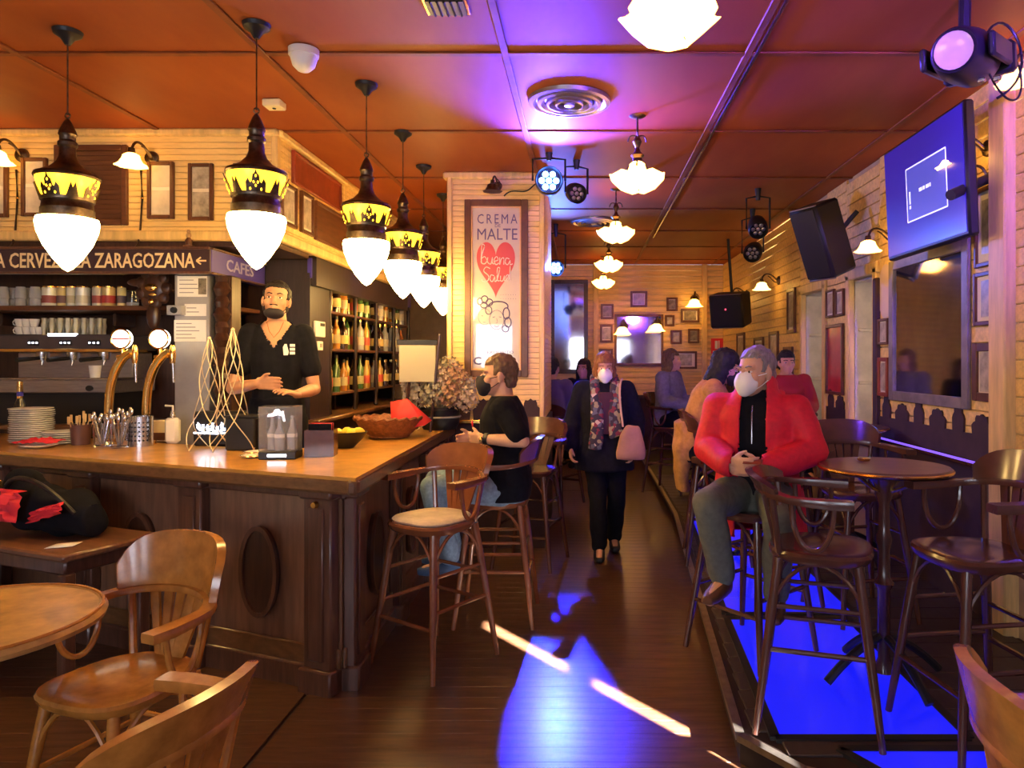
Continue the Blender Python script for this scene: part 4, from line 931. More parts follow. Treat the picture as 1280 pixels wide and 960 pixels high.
script([(618, 345), (614, 344), (613, 350), (616, 352), (619, 346), (619, 352), (622, 349), (625, 336), (622, 336), (622, 350), (625, 351)])  # al
script([(626, 345), (626, 351), (629, 351), (631, 345), (631, 351), (634, 349), (636, 344), (633, 345), (633, 351), (637, 348), (638, 333), (638, 351)])  # ud
for y in (368, 373): ptext('TURRONES DE VIENA' if False else '·  ·  ·  ·  ·  ·  ·', 626, 645, y, y+1.4)
# pen-drawn pair of faces with curls under the heart
def ell2(cx, cy, rx, ry, n=18, a0=0, a1=360): return [(cx+rx*math.cos(R(a0+(a1-a0)*i/n)), cy+ry*math.sin(R(a0+(a1-a0)*i/n))) for i in range(n+1)]
for pts, r_ in ((ell2(621, 400, 9, 12), .0025), (ell2(606, 396, 8, 10, a0=60, a1=330), .002), (ell2(623, 383, 12, 6, a0=170, a1=380), .007), (ell2(633, 392, 4, 7), .006), (ell2(635, 403, 4, 6), .006), (ell2(632, 411, 4, 4), .005), (ell2(611, 388, 4, 5), .005),
                (ell2(600, 377, 3, 4), .006), (ell2(606, 374, 4, 4), .006), (ell2(612, 378, 4, 4), .006), (ell2(605, 382, 4, 3), .006), ([(616, 397), (619, 396)], .003), ([(624, 396), (627, 397)], .003), ([(621, 398), (622, 403), (620, 404)], .002), ([(618, 407), (621, 409), (624, 407)], .003), ([(602, 395), (604, 395)], .003), ([(604, 403), (607, 403)], .002)):
    script(pts, 'drawn_line', m_ink, r_)
ptext('EXQUISITO', 609, 642, 438.5, 443); ptext('CAFE', 592, 641, 446, 456, bold=.02, spacing=1.6)
# cables curling beside the poster lamp
o = MB().tube(bez([(0, 0, 0), (.1, -.02, .12), (.25, -.03, -.1), (.2, -.03, .15), (.35, -.05, .1)], 20), .006, 6).build('cable', m_black); o.location = P(630, 245, CY0-.01); tag(o, 'black cable looping from poster lamp to blue spotlight', 'cable')

# far wall pictures and mirrors
BYY = YB-.023
for i, (x0, y0, x1, y1, lab) in enumerate(((788, 364, 809, 384, 'small framed print above the far mirror'), (751, 380, 767, 399, 'upper small frame left of the far mirror'), (750, 406, 766, 428, 'lower small frame left of the far mirror'), (833, 372, 847, 389, 'small frame below the ceiling, right of far mirror'),
        (831, 394, 843, 408, 'tiny frame touching the right side of far mirror'), (851, 386, 874, 403, 'wide frame lit by the far wall lamp'), (838, 413, 852, 430, 'left one of two small frames right of the far mirror'), (860, 411, 874, 429, 'right one of two small frames beside the fire sign'), (836, 439, 871, 461, 'wide dark picture above the seated guests'), (745, 436, 766, 446, 'small wide frame below two stacked frames'))):
    front(x0, y0, x1, y1, BYY, lab, pm=[m_photo, m_print2][i % 2], fw=.035, inner=[(-.32, -.32, .32, .32)])
front(768, 393, 829, 457, BYY, 'large decorated mirror at the end of the room', pm=m_mirror, mount=False, fw=.04, name='wall_mirror', cat='mirror')
front(688, 350, 735, 467, BYY, 'tall dark-framed mirror on the far wall left of woman', pm=m_mirror, mount=False, fw=.07, name='wall_mirror', cat='mirror', fm=m_dark)
a, b = P(889, 442, YB-.06), P(904, 423, YB-.06)
t = thing('fire_sign', 'red fire extinguisher sign on the far wall', 'sign', ((a.x+b.x)/2, YB-.045, (a.z+b.z)/2)); W_, Hh_ = b.x-a.x, b.z-a.z
MB().box((0, 0, 0), (W_, .01, Hh_), .002).build('plate', mat('sign_red', (.75, .02, .03), .4), t)
MB().b2((-W_*.18, -.008, -Hh_*.18), (W_*.06, -.004, Hh_*.34), .002).build('extinguisher_symbol', m_white, t); MB().b2((W_*.12, -.008, -Hh_*.15), (W_*.2, -.004, Hh_*.36)).build('hose_symbol', m_white, t); MB().b2((-W_*.36, -.008, -Hh_*.4), (W_*.36, -.004, -Hh_*.32)).build('caption_line', m_white, t)

# right wall pictures
side(4.33, 5.45, 1.30, 2.34, 'large tarnished mirror in wide grey frame below television', pm=m_mirror, mount=False, fw=.07, name='wall_mirror', cat='mirror', fm=mat('grey_frame', (.20, .17, .16), .4, var=.3, scale=9))
one = [(-.25, -.34, .25, .34)]
side(4.0, 4.26, 2.14, 2.60, 'framed portrait print at the upper right, beside television', inner=one); side(4.0, 4.27, 1.80, 2.11, 'framed print in the middle of the right column', inner=one); side(4.02, 4.28, 1.36, 1.70, 'thick brown-framed print lowest in the right column', inner=one, fw=.05)
o = MB().lathe([(0, -.015), (.09, -.015), (.13, -.01), (.14, 0), (0, 0)], 28, sy=1.5).build('oval_plate', mat('rose_plate', (.66, .5, .42), .4)); o.rotation_euler = (R(90), 0, R(-90)); o.location = (XR-.022, 5.56, 2.13); tag(o, 'pale oval plaque on the wall left of big mirror', 'plaque')
MB().tube([(.135*math.cos(a), .2*math.sin(a), -.012) for a in [i*2*PI/28 for i in range(28)]], .01, 6, closed=True).build('rim', m_frame, o)
side(5.48, 5.66, 1.72, 1.92, 'small framed print under the oval plaque', fw=.02); side(5.48, 5.66, 1.32, 1.62, 'red-brown framed print low between window and mirror', fw=.03, fm=m_redpanel)
side(6.44, 6.88, 1.28, 1.93, 'tall red poster between the two window recesses', pm=mat('poster_red', (.42, .03, .035), .4, var=.3, scale=5, coat=.3), mount=False, fw=.03, inner=None, name='framed_poster', cat='poster')
side(6.42, 6.62, 2.0, 2.24, 'small framed print above the red poster, further one', fw=.02); side(6.66, 6.88, 2.0, 2.26, 'small framed print above the red poster, nearer one', fw=.02)
k = 0
for y0, y1, z0, z1, lab in ((7.9, 8.2, 1.9, 2.4, 'tall lit frame just past the second window'), (8.0, 8.35, 1.3, 1.75, 'dark frame low past the second window'), (8.6, 9.0, 1.5, 1.95, 'framed print under the third wall lamp'), (9.3, 9.8, 1.4, 1.9, 'framed print above the far tables'), (10.4, 10.9, 1.5, 2.0, 'framed print close to the far corner')):
    side(y0, y1, z0, z1, lab, pm=[m_photo, m_print2][k % 2], fw=.04); k += 1

# television on its wall arm
tv = thing('television', 'large flat television showing a blue screen on right wall', 'television', mx=T(2.10, 4.48, 2.66, R(-90)) @ M4.Rotation(R(2.5), 4, 'X'))
TW, TH = 1.06, .75
MB().box((0, .03, 0), (TW, .06, TH), .012).build('housing', m_black, tv)
MB().b2((-TW/2+.02, -.004, -TH/2+.025), (TW/2-.02, .002, TH/2-.02)).build('screen', mat('tv_blue', (.02, .015, .12), .25, emit=(.028, .008, .34), es=.6), tv)
wn_ = MB().b2((-.19, -.0055, -.17), (.32, -.0035, .17)).build('message_window', mat('tv_window', (.05, .05, .2), .3, emit=(.045, .045, .30), es=1.0), tv)
m_tvw = mat('tv_white', (.8, .8, .9), .4, emit=(.5, .5, .72), es=1.0)
for s_ in (-1, 1): MB().b2((-.19, -.007, s_*.17-.004), (.32, -.005, s_*.17+.004)).build('window_border', m_tvw, wn_)
for x in (-.19, .32): MB().b2((x-.004, -.007, -.17), (x+.004, -.005, .17)).build('window_border', m_tvw, wn_)
MB().b2((-.155, -.007, -.06), (-.14, -.005, .02)).build('icon', m_tvw, tv); MB().b2((-.158, -.007, -.09), (-.137, -.005, -.07)).build('icon_dot', m_tvw, tv)
for i, (x, w_) in enumerate(((-.02, .05), (.03, .03), (.07, .045), (.115, .02))): MB().b2((x, -.007, -.008), (x+w_*.8, -.005, .014)).build('caption_block', m_tvw, tv)
MB().box((0, .10, .0), (.3, .09, .3), .01).build('mount_plate', m_blackm, tv); MB().tube([(0, .14, .02), (0, .34, -.02)], .025, 8).build('mount_arm', m_blackm, tv)
t = thing('wall_projector_lamp', 'dark cylindrical lamp sticking out beside television', 'wall lamp', P(1235, 230, 4.1))
a = V(t.location); MB().cone((.0, 0, .03), P(1188, 244, 3.95)-a, .028, .03).build('barrel', m_blackm, t); MB().cone((0, 0, .03), (XR-.02-a.x, .02, .05), .02, .03).build('stem', m_oldbrass, t)
MB().tube(bez([(0, 0, .03), (-.04, 0, .16), (-.14, 0, .12), (-.13, 0, -.1)], 10), .008, 6).build('cable', m_oldbrass, t)

# loudspeakers
def speaker(lab, loc, mx, W_, Hh_, D_):
    t = thing('loudspeaker', lab, 'loudspeaker', mx=T(*loc) @ mx)
    MB().box((0, 0, 0), (W_, D_, Hh_), .02).build('cabinet', m_blackm, t); MB().box((0, -D_/2-.004, 0), (W_-.04, .012, Hh_-.04), .004).build('grille', m_black, t)
    MB().box((0, D_/2+.04, 0), (.06, .12, .06), .01).build('bracket', m_blackm, t)
    for s_ in (-1, 1): MB().box((0, -D_/2+.02, s_*(Hh_/2)), (W_*.9, .03, .012), .003).build('edge_strip', m_steel_d, t)
    return t
s = speaker('tall black loudspeaker tilted down from the right wall', P(1013, 300, 5.9)+V((.1, 0, 0)), M4.Rotation(R(-62), 4, 'Z') @ M4.Rotation(R(22), 4, 'X'), .30, .60, .28)
MB().tube([(0, .2, 0), (.1, .36, .12)], .02, 8).build('wall_arm', m_blackm, s)
s = speaker('black loudspeaker with red light near the far corner', P(913, 387, 9.6), M4.Rotation(R(-30), 4, 'Z') @ M4.Rotation(R(12), 4, 'X'), .46, .44, .36); MB().ell((.0, -.195, .03), (.012, .006, .012), 8, 6).build('indicator', mat('red_led', (1, .1, .1), .4, emit=(1, .05, .1), es=2), s); MB().tube([(0, .1, .2), (0, .1, .93)], .02, 8).build('hanger', m_blackm, s)
par('dark unlit spotlight hanging past the loudspeaker', (1.78, 7.6, 2.73), (1.0, 6.0, 1.8), False, .9)

# ------------------------------------------------------------------ chairs
def captain(label, loc, rz, sh, mw, group=None, cushion=None, crest=True, bar=True, z=0, top=.36, name=None):
    """bentwood armchair: front is local -y, back +y"""
    t = thing(name or ('bar_stool' if bar else 'armchair'), label, 'chair', (loc[0], loc[1], z), rz, group)
    k = 1.0 if bar else 1.08
    outl = []
    for i in range(28):
        a = 2*PI*i/28; c_, s_ = math.cos(a), math.sin(a); e = .72
        outl.append((.205*k*math.copysign(abs(c_)**e, c_)*(1-.10*s_), .205*k*math.copysign(abs(s_)**e, s_)-.01))
    mb = MB(); vs = []; n = 28; lay = [(0.94, -.045), (1, -.03), (1.02, -.012), (.99, 0), (.9, .004), (.6, -.006), (.3, -.009)]
    for sc__, dz in lay: vs += [(x*sc__, y_*sc__, sh+dz) for x, y_ in outl]
    fs = [(l*n+i, l*n+(i+1) % n, (l+1)*n+(i+1) % n, (l+1)*n+i) for l in range(len(lay)-1) for i in range(n)]+[tuple(range(n))[::-1], tuple((len(lay)-1)*n+i for i in range(n))]
    mb.add(vs, fs).build('seat', mw, t)
    if cushion: 
        mb = MB(); vs = []; lay2 = [(.9, .003), (.93, .012), (.88, .022), (.6, .028), (.25, .026)]
        for sc__, dz in lay2: vs += [(x*sc__, y_*sc__, sh+dz) for x, y_ in outl]
        fs = [(l*n+i, l*n+(i+1) % n, (l+1)*n+(i+1) % n, (l+1)*n+i) for l in range(len(lay2)-1) for i in range(n)]+[tuple(range(n))[::-1], tuple((len(lay2)-1)*n+i for i in range(n))]
        mb.add(vs, fs).build('cushion', cushion, t)
    # legs
    f = (.15, .235) if bar else (.16, .215); legs = {}
    for sx in (-1, 1):
        for sy in (-1, 1):
            a, b = V((sx*f[0], sy*f[0], sh-.03)), V((sx*f[1], sy*f[1], 0)); legs[sx, sy] = (a, b)
            MB().tube([a, a.lerp(b, .3), a.lerp(b, .7), b], .0185, 10, scale=[1.05, 1.1, .95, .75]).build('leg', mw, t)
    at = lambda s_, h_: legs[s_][0].lerp(legs[s_][1], 1-h_/(sh-.03))
    rungs = (((-1, -1), (1, -1), .25), ((-1, 1), (1, 1), .30), ((-1, -1), (-1, 1), .33), ((1, -1), (1, 1), .33)) if bar else (((-1, -1), (-1, 1), .18), ((1, -1), (1, 1), .18), ((-1, 1), (1, 1), .22))
    for a, b, h_ in rungs: MB().tube([at(a, h_), at(b, h_)], .011, 8).build('stretcher', mw, t)
    if bar:
        for a, b, h_ in (((-1, 1), (1, 1), .46), ((-1, -1), (-1, 1), .50), ((1, -1), (1, 1), .50)): MB().tube([at(a, h_), at(b, h_)], .010, 8).build('stretcher', mw, t)
    for a, b in (((-1, -1), (1, -1)), ((1, -1), (1, 1)), ((1, 1), (-1, 1)), ((-1, 1), (-1, -1))):     # bentwood arches under the seat
        h0 = sh-.2; p, q_ = at(a, h0), at(b, h0); MB().tube(bez([p, p*.72+q_*.28+V((0, 0, .21)), q_*.72+p*.28+V((0, 0, .21)), q_], 10), .009, 6).build('arch_brace', mw, t)
    # U-shaped arm rail
    ar_ = .25*k; za = sh+.215; path = [(-ar_*1.02, -.13, za), (-ar_*1.04, -.05, za), (-ar_*1.02, .04, za+.003)]
    path += [(ar_*math.cos(R(180-180*i/14)), .07+.165*k*math.sin(R(180*i/14)), za+.03*math.sin(R(180*i/14))) for i in range(1, 14)]
    path += [(ar_*1.02, .04, za+.003), (ar_*1.04, -.05, za), (ar_*1.02, -.13, za)]
    sc2 = [1.15, 1.2, 1.05]+[.9]*13+[1.05, 1.2, 1.15]
    MB().sweep(path, [(-.026, -.014), (.026, -.014), (.029, 0), (.026, .014), (-.026, .014), (-.029, 0)], scale=sc2).build('arm_rail', mw, t)
    # crest
    if crest:
        mb = MB(); n = 17; vs = []
        for i in range(n):
            u = i/(n-1); a = R(152-124*u); e = 1-abs(2*u-1)**4*.55; hh = (top-.235)*e
            for dr, dz in ((-.008, -.015), (-.008+.04*e, hh), (.018+.045*e, hh-.004), (.02, -.015)):
                vs.append(((ar_+dr)*math.cos(a), .07+(.165*k+dr)*math.sin(a), za+.03*math.sin(a)+.012+dz))
        fs = [(i*4+j, i*4+(j+1) % 4, (i+1)*4+(j+1) % 4, (i+1)*4+j) for i in range(n-1) for j in range(4)]+[(0, 1, 2, 3), tuple((n-1)*4+j for j in (3, 2, 1, 0))]
        mb.add(vs, fs).build('crest_rail', mw, t)
    # fan splat of five slats, posts and bent arm supports
    for i in range(5):
        u = (i-2)/2; b0 = V((u*.055, .17*k, sh-.005)); t0 = V((u*.115*k, .07+.165*k*math.sqrt(1-(u*.46)**2)-.002, za+.03)); wd = .018
        d_ = V((1, 0, 0))
        MB().add([b0-d_*wd*.8+V((0, -.006, 0)), b0+d_*wd*.8+V((0, -.006, 0)), b0+d_*wd*.8+V((0, .006, 0)), b0-d_*wd*.8+V((0, .006, 0)), t0-d_*wd*1.25+V((0, -.006, 0)), t0+d_*wd*1.25+V((0, -.006, 0)), t0+d_*wd*1.25+V((0, .006, 0)), t0-d_*wd*1.25+V((0, .006, 0))],
                 [(0, 1, 5, 4), (1, 2, 6, 5), (2, 3, 7, 6), (3, 0, 4, 7), (0, 3, 2, 1), (4, 5, 6, 7)]).build('splat_slat', mw, t)
    for s_ in (-1, 1):
        MB().tube([(s_*.15*k, .15*k, sh-.01), (s_*.19*k, .175*k, za+.02)], .014, 8).build('back_post', mw, t)
        MB().tube(bez([(s_*ar_*1.02, -.06, za-.01), (s_*ar_*1.05, -.06, za-.2), (s_*ar_*.95, .02, sh-.02), (s_*ar_*.9, .09, sh+.02), (s_*ar_*.97, .1, za-.01)], 14), .011, 8).build('bent_support', mw, t)
    return t
m_pad = mat('worn_seat_pad', (.50, .40, .30), .6, var=.2, scale=15, bump=.1)
captain('bar stool with pale worn seat at the corner of the counter', (-.80, 3.86), R(-35), .75, m_stool, cushion=m_pad)
captain('brown bar stool under the man in black T-shirt', (-.54, 4.5), R(-90), .75, m_stool)
captain('honey-coloured low armchair with its back to the bar counter', (-1.66, 2.60), R(-20), .46, m_honey, bar=False, top=.44)
captain('honey-coloured low armchair closest to the camera, facing the table', (-1.17, 1.80), R(-104), .45, m_honey, bar=False, top=.34, crest=True)
captain('honey low armchair cut off by the bottom right corner', (1.22, 1.68), R(84), .45, m_honey, bar=False, top=.40)
PZ = .11
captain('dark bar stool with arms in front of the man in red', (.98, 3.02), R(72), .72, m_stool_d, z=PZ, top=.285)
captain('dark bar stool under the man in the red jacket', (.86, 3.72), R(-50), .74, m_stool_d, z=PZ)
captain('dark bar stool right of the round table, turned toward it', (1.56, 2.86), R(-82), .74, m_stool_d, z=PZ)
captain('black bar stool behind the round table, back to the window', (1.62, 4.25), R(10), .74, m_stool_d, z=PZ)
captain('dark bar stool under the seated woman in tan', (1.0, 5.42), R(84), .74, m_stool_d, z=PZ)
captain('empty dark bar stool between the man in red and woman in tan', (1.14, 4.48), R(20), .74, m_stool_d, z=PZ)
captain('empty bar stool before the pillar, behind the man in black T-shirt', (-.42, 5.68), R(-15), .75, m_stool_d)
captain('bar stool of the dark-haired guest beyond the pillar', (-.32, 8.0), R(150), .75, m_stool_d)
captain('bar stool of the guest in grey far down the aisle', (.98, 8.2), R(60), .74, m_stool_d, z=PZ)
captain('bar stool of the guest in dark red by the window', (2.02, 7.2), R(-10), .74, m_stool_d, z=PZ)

# ------------------------------------------------------------------ tables
t = thing('round_table', 'round honey wood table with worn top at left edge', 'table', (-2.03, 2.35, 0))
MB().lathe([(0, .705), (.37, .705), (.395, .715), (.40, .73), (.39, .745), (.375, .748), (.372, .744), (0, .745)], 56).build('top', mat('table_top_wood', (.44, .24, .07), .32, var=.4, scale=9, bump=.08, coat=.2), t)
MB().tube(arc(0, 0, .385, 0, 353, 56, .748), .006, 6, closed=True).build('edge_bead', m_honey, t)
MB().lathe([(0, .03), (.04, .05), (.03, .2), (.05, .3), (.03, .5), (.045, .66), (.12, .70), (0, .705)], 20).build('pedestal', m_stool_d, t)
for i in range(4): a = i*PI/2+.4; MB().tube(bez([(.03*math.cos(a), .03*math.sin(a), .16), (.2*math.cos(a), .2*math.sin(a), .14), (.32*math.cos(a), .32*math.sin(a), .015)], 8), .024, 8).build('foot', m_stool_d, t)
def high_table(lab, x, y, z, r=.29, h=1.0):
    t = thing('bar_table', lab, 'table', (x, y, z))
    MB().lathe([(0, h-.03), (r-.03, h-.03), (r, h-.02), (r, h-.006), (r-.006, h), (0, h)], 48).build('top', mat('dark_table_top', (.13, .055, .05), .3, var=.3, scale=8, coat=.3), t)
    MB().tube(arc(0, 0, r, 0, 353, 48, h-.014), .008, 6, closed=True).build('metal_band', m_brass, t)
    MB().lathe([(0, .02), (.05, .04), (.028, .1), (.028, .42), (.045, .45), (.028, .48), (.026, .6), (.04, .66), (.026, .7), (.026, .82), (.04, .86), (.045, .9), (.09, h-.04), (.12, h-.03), (0, h-.03)], 20).build('column', m_stool_d, t)
    for i in range(4): a = i*PI/2+.25; MB().tube(bez([(.025*math.cos(a), .025*math.sin(a), .2), (.16*math.cos(a), .16*math.sin(a), .16), (.3*math.cos(a), .3*math.sin(a), .02)], 8), .02, 8).build('foot', m_blackm, t)
    for i in range(4): a = i*PI/2+.6; MB().tube(bez([(.03*math.cos(a), .03*math.sin(a), .88), (.1*math.cos(a), .1*math.sin(a), .9), (.2*math.cos(a), .2*math.sin(a), h-.03)], 8), .009, 6).build('bracket', m_brass, t)
    return t
high_table('round dark bar table beside the man in red', 1.40, 3.36, PZ)
high_table('dark bar table where the woman in tan leans', 1.44, 5.55, PZ, .28, .98)
high_table('dark bar table by the window behind the man in red', 1.98, 5.35, PZ, .27)
high_table('dark bar table far down the aisle on the platform', 1.35, 8.1, PZ)
o = MB().lathe([(0, 0), (.028, 0), (.032, .012), (.026, .012), (0, .005)], 16).build('ashtray', m_gold); o.location = (1.36, 3.5, PZ+1.001); tag(o, 'tiny gold dish on the round bar table', 'dish')
o = MB().box((0, 0, .04), (.05, .05, .08), .006).build('drinking_glass', m_glass); o.location = (1.32, 5.45, PZ+.981); tag(o, 'small clear glass on the table of the woman in tan', 'glass')
# low side table against the bar with bags on it
mx = F1 @ M4.Translation((L1-1.88, -.33, 0))
t = thing('side_table', 'low brown bench table pushed against the bar panel', 'table', mx=mx)
MB().box((-.2, 0, .665), (1.9, .5, .035), .01).build('top', mat('bench_top', (.17, .075, .04), .35, var=.3, scale=4, stretch=GX, coat=.3), t); MB().box((-.2, 0, .61), (1.8, .42, .08), .01).build('apron', m_barp, t)
for sx in (-1.08, .68):
    for sy in (-.19, .19): MB().box((sx, sy, .29), (.06, .06, .58), .008).build('leg', m_barp, t)
m_bluep = mat('blue_paint', (.10, .11, .2), .5)
o = MB(mx).box((-.55, -.24, .3), (1.0, .04, .5), .008).build('bench_panel', m_bluep); tag(o, 'dull blue board standing under the bench table', 'board'); MB(mx).box((-.55, -.265, .3), (.9, .01, .4), .004).build('inset', m_bluep, o)
def napkin_flat(lab, x, y, z, rz):
    o = MB().add([(-.07, -.04, 0), (.05, -.05, .004), (.07, .03, .006), (-.05, .05, .0), (0, 0, .012)], [(0, 1, 4), (1, 2, 4), (2, 3, 4), (3, 0, 4)]).build('paper_slip', m_white); md = o.modifiers.new('s', 'SOLIDIFY'); md.thickness = .002; o.location = (x, y, z); o.rotation_euler = (0, 0, rz); return tag(o, lab, 'paper')
p = P(80, 686, 3.55); napkin_flat('crumpled white paper slip on the bench table', p.x, 3.55, .686, .3)

# ------------------------------------------------------------------ soft shapes and people
def remeshed(mb, name, m, parent, voxel=.01, smooth=4, cut=None, thick=0., disp=0., dscale=8., dec=1.0):
    me = bpy.data.meshes.new(name); me.from_pydata([tuple(p) for p in mb.v], [], mb.f)
    bm = bmesh.new(); bm.from_mesh(me); bmesh.ops.recalc_face_normals(bm, faces=bm.faces[:]); bm.to_mesh(me); bm.free()
    o = bpy.data.objects.new('tmp', me)
    md = o.modifiers.new('r', 'REMESH'); md.mode = 'VOXEL'; md.voxel_size = voxel
    if smooth: md = o.modifiers.new('s', 'SMOOTH'); md.iterations = smooth; md.factor = .5
    if dec < 1: md = o.modifiers.new('d', 'DECIMATE'); md.ratio = dec
    m2 = evaluated(o); m2.name = name
    bpy.data.objects.remove(o); bpy.data.meshes.remove(me)
    if disp:
        n_ = len(m2.vertices); co = [0.]*(3*n_); no = [0.]*(3*n_); m2.vertices.foreach_get('co', co); m2.vertices.foreach_get('normal', no)
        for i in range(0, 3*n_, 3):
            k = disp*mnoise.noise((co[i]*dscale, co[i+1]*dscale, co[i+2]*dscale)); co[i] += no[i]*k; co[i+1] += no[i+1]*k; co[i+2] += no[i+2]*k
        m2.vertices.foreach_set('co', co); m2.update()
    if cut:
        bm = bmesh.new(); bm.from_mesh(m2); bmesh.ops.delete(bm, geom=[f for f in bm.faces if cut(f.calc_center_median())], context='FACES'); bm.to_mesh(m2); bm.free()
    m2.polygons.foreach_set('use_smooth', [True]*len(m2.polygons)); m2.materials.clear(); m2.materials.append(m)
    r = bpy.data.objects.new(name, m2); col.objects.link(r)
    if parent is not None: r.parent = parent
    if thick: md = r.modifiers.new('s', 'SOLIDIFY'); md.thickness = thick; md.offset = -1
    return r
def loft(mb, rings, ax):
    """rings: (centre, rx, ry); ax = side axis"""
    n = 20; vs = []; cs = [V(r[0]) for r in rings]
    for i, (c_, rx, ry) in enumerate(rings):
        t_ = (cs[min(i+1, len(cs)-1)]-cs[max(i-1, 0)]).normalized(); a = (V(ax)-t_*V(ax).dot(t_)).normalized(); b = t_.cross(a)
        vs += [V(c_)+a*(rx*math.copysign(abs(math.cos(q))**.85, math.cos(q)))+b*(ry*math.copysign(abs(math.sin(q))**.85, math.sin(q))) for q in [2*PI*k/n for k in range(n)]]
    m_ = len(rings); mb.add(vs, [(i*n+k, i*n+(k+1) % n, (i+1)*n+(k+1) % n, (i+1)*n+k) for i in range(m_-1) for k in range(n)]+[tuple(range(n))[::-1], tuple((m_-1)*n+k for k in range(n))])
def limb(mb, pts, rs):
    for i in range(len(pts)-1): mb.cap(pts[i], pts[i+1], rs[i], rs[i+1], 12)
def hand(mb, wr, d, nrm, thumb, curl=.35, s=1.0):
    """wr wrist, d pointing direction, nrm palm normal, thumb = side axis on which the thumb sits"""
    d = V(d).normalized(); th = (V(thumb)-d*V(thumb).dot(d)).normalized(); nr = d.cross(th).normalized()
    if nr.dot(V(nrm)) < 0: nr = -nr
    wr = V(wr)
    for k in range(4):
        o_ = th*(.030-.020*k)*s; mb.cap(wr+o_*.7+d*.005, wr+o_*1.05+d*.088*s, .017*s, .0125*s, 10)
        L_ = (.070, .078, .074, .058)[k]*s; p = wr+o_*1.1+d*.088*s; ang = curl*.6; fan = th*(.05-.035*k)
        for j, fr in enumerate((.45, .32, .23)):
            dd = (d*math.cos(ang)+nr*math.sin(ang)+fan).normalized(); q = p+dd*L_*fr; mb.cap(p, q, (.0095-.0008*j)*s, (.0090-.0012*j)*s, 10); p = q; ang += curl
    p = wr+th*.028*s+d*.025*s; q = p+(th*.7+d*.75+nr*.25).normalized()*.042*s; r_ = q+(th*.3+d*.9+nr*.35).normalized()*.034*s
    mb.cap(p, q, .0145*s, .011*s, 10); mb.cap(q, r_, .0108*s, .0085*s, 10)
def headmx(c, yaw, pitch=0, roll=0): return M4.Translation(c) @ M4.Rotation(yaw, 4, 'Z') @ M4.Rotation(pitch, 4, 'X') @ M4.Rotation(roll, 4, 'Y')
def head_shape(mb, hm, f=1.0):
    old = mb.M; mb.M = old @ hm @ M4.Scale(f, 4)
    mb.ell((0, .012, .032), (.076, .096, .09), 20, 14).ell((0, -.028, -.03), (.062, .066, .084), 18, 12).ell((0, -.046, -.078), (.046, .042, .038)).ell((0, -.082, -.1), (.022, .016, .018))
    mb.cone((0, -.088, .008), (0, -.112, -.03), .009, .0145).ell((0, -.108, -.032), (.0165, .015, .012)).ell((-.011, -.1, -.033), .009).ell((.011, -.1, -.033), .009)
    for s_ in (-1, 1):
        mb.ell((s_*.031, -.079, .023), (.026, .014, .009)).ell((s_*.042, -.066, -.026), (.024, .024, .024)).ell((s_*.077, .006, -.008), (.011, .022, .032), mx=M4.Rotation(R(s_*14), 3, 'Z')).ell((s_*.075, .0, -.033), (.009, .011, .012))
    mb.ell((0, -.0915, -.058), (.024, .011, .0065)).ell((0, -.090, -.068), (.021, .011, .0075))
    mb.M = old
def face_bits(root, hm, f, brow, hairm, sid=''):
    for s_ in (-1, 1):
        e = MB(hm @ M4.Scale(f, 4)).ell((s_*.0315, -.0815, .002), (.0120, .0095, .0048), 12, 8).build('eye', m_eye, root)
        MB(hm @ M4.Scale(f, 4)).ell((s_*.0315, -.0885, .002), (.0055, .004, .0058), 10, 7).build('iris', m_iris, e)
        MB(hm @ M4.Scale(f, 4)).tube([(s_*.013, -.094, .0235), (s_*.032, -.0935, .029), (s_*.052, -.078, .023)], .0038, 6).build('eyebrow', hairm, root)
def mask(root, hm, f, m, chin=False, fold=True):
    old = hm @ M4.Scale(f, 4); mb = MB(old)
    if chin: mb.ell((0, -.06, -.092), (.06, .058, .034), 20, 12)
    else: mb.ell((0, -.072, -.052), (.060, .058, .060), 20, 14).ell((0, -.112, -.03), (.018, .02, .03), 14, 10).ell((0, -.085, -.09), (.035, .035, .03))
    inv = old.inverted(); o = remeshed(mb, 'face_mask', m, root, .005, 5, cut=lambda c_: (inv @ c_).y > -.02, thick=.003)
    for s_ in (-1, 1):
        for z0, z1 in (((-.02, .0), (-.085, -.03)) if not chin else ((-.08, -.01), (-.1, -.03))): MB(old).tube([(s_*.052, -.07, z0), (s_*.07, -.03, (z0+z1)/2), (s_*.081, .008, z1)], .0022, 5).build('strap', m, o)
    return o
def hair(root, hm, f, m, long=0., vol=1.0, line=.055, disp=.008):
    old = hm @ M4.Scale(f, 4); mb = MB(old); inv = old.inverted()
    mb.ell((0, .017, .036), (.082*vol, .102*vol, .096*vol), 22, 16)
    mb.ell((0, .06, -.02), (.07*vol, .05*vol, .07), 16, 12)
    if long:
        for s_ in (-1, 1): mb.ell((s_*.072, .012, -.03-long*.3), (.026*vol, .06, .07+long*.45), 14, 12)
        mb.ell((0, .07, -.05-long*.4), (.085*vol, .045, .08+long*.45), 16, 12)
    def cut(c_):
        q = inv @ c_
        if q.z < (-.2-long) : return True
        if q.y < -.035 and q.z < line: return abs(q.x) < (.060 if long else .2)
        if not long and q.y < .03 and q.z < .0 : return True
        if not long and q.z < -.07: return True
        return False
    return remeshed(mb, 'hair', m, root, .006, 3, cut=cut, thick=.006, disp=disp, dscale=45)

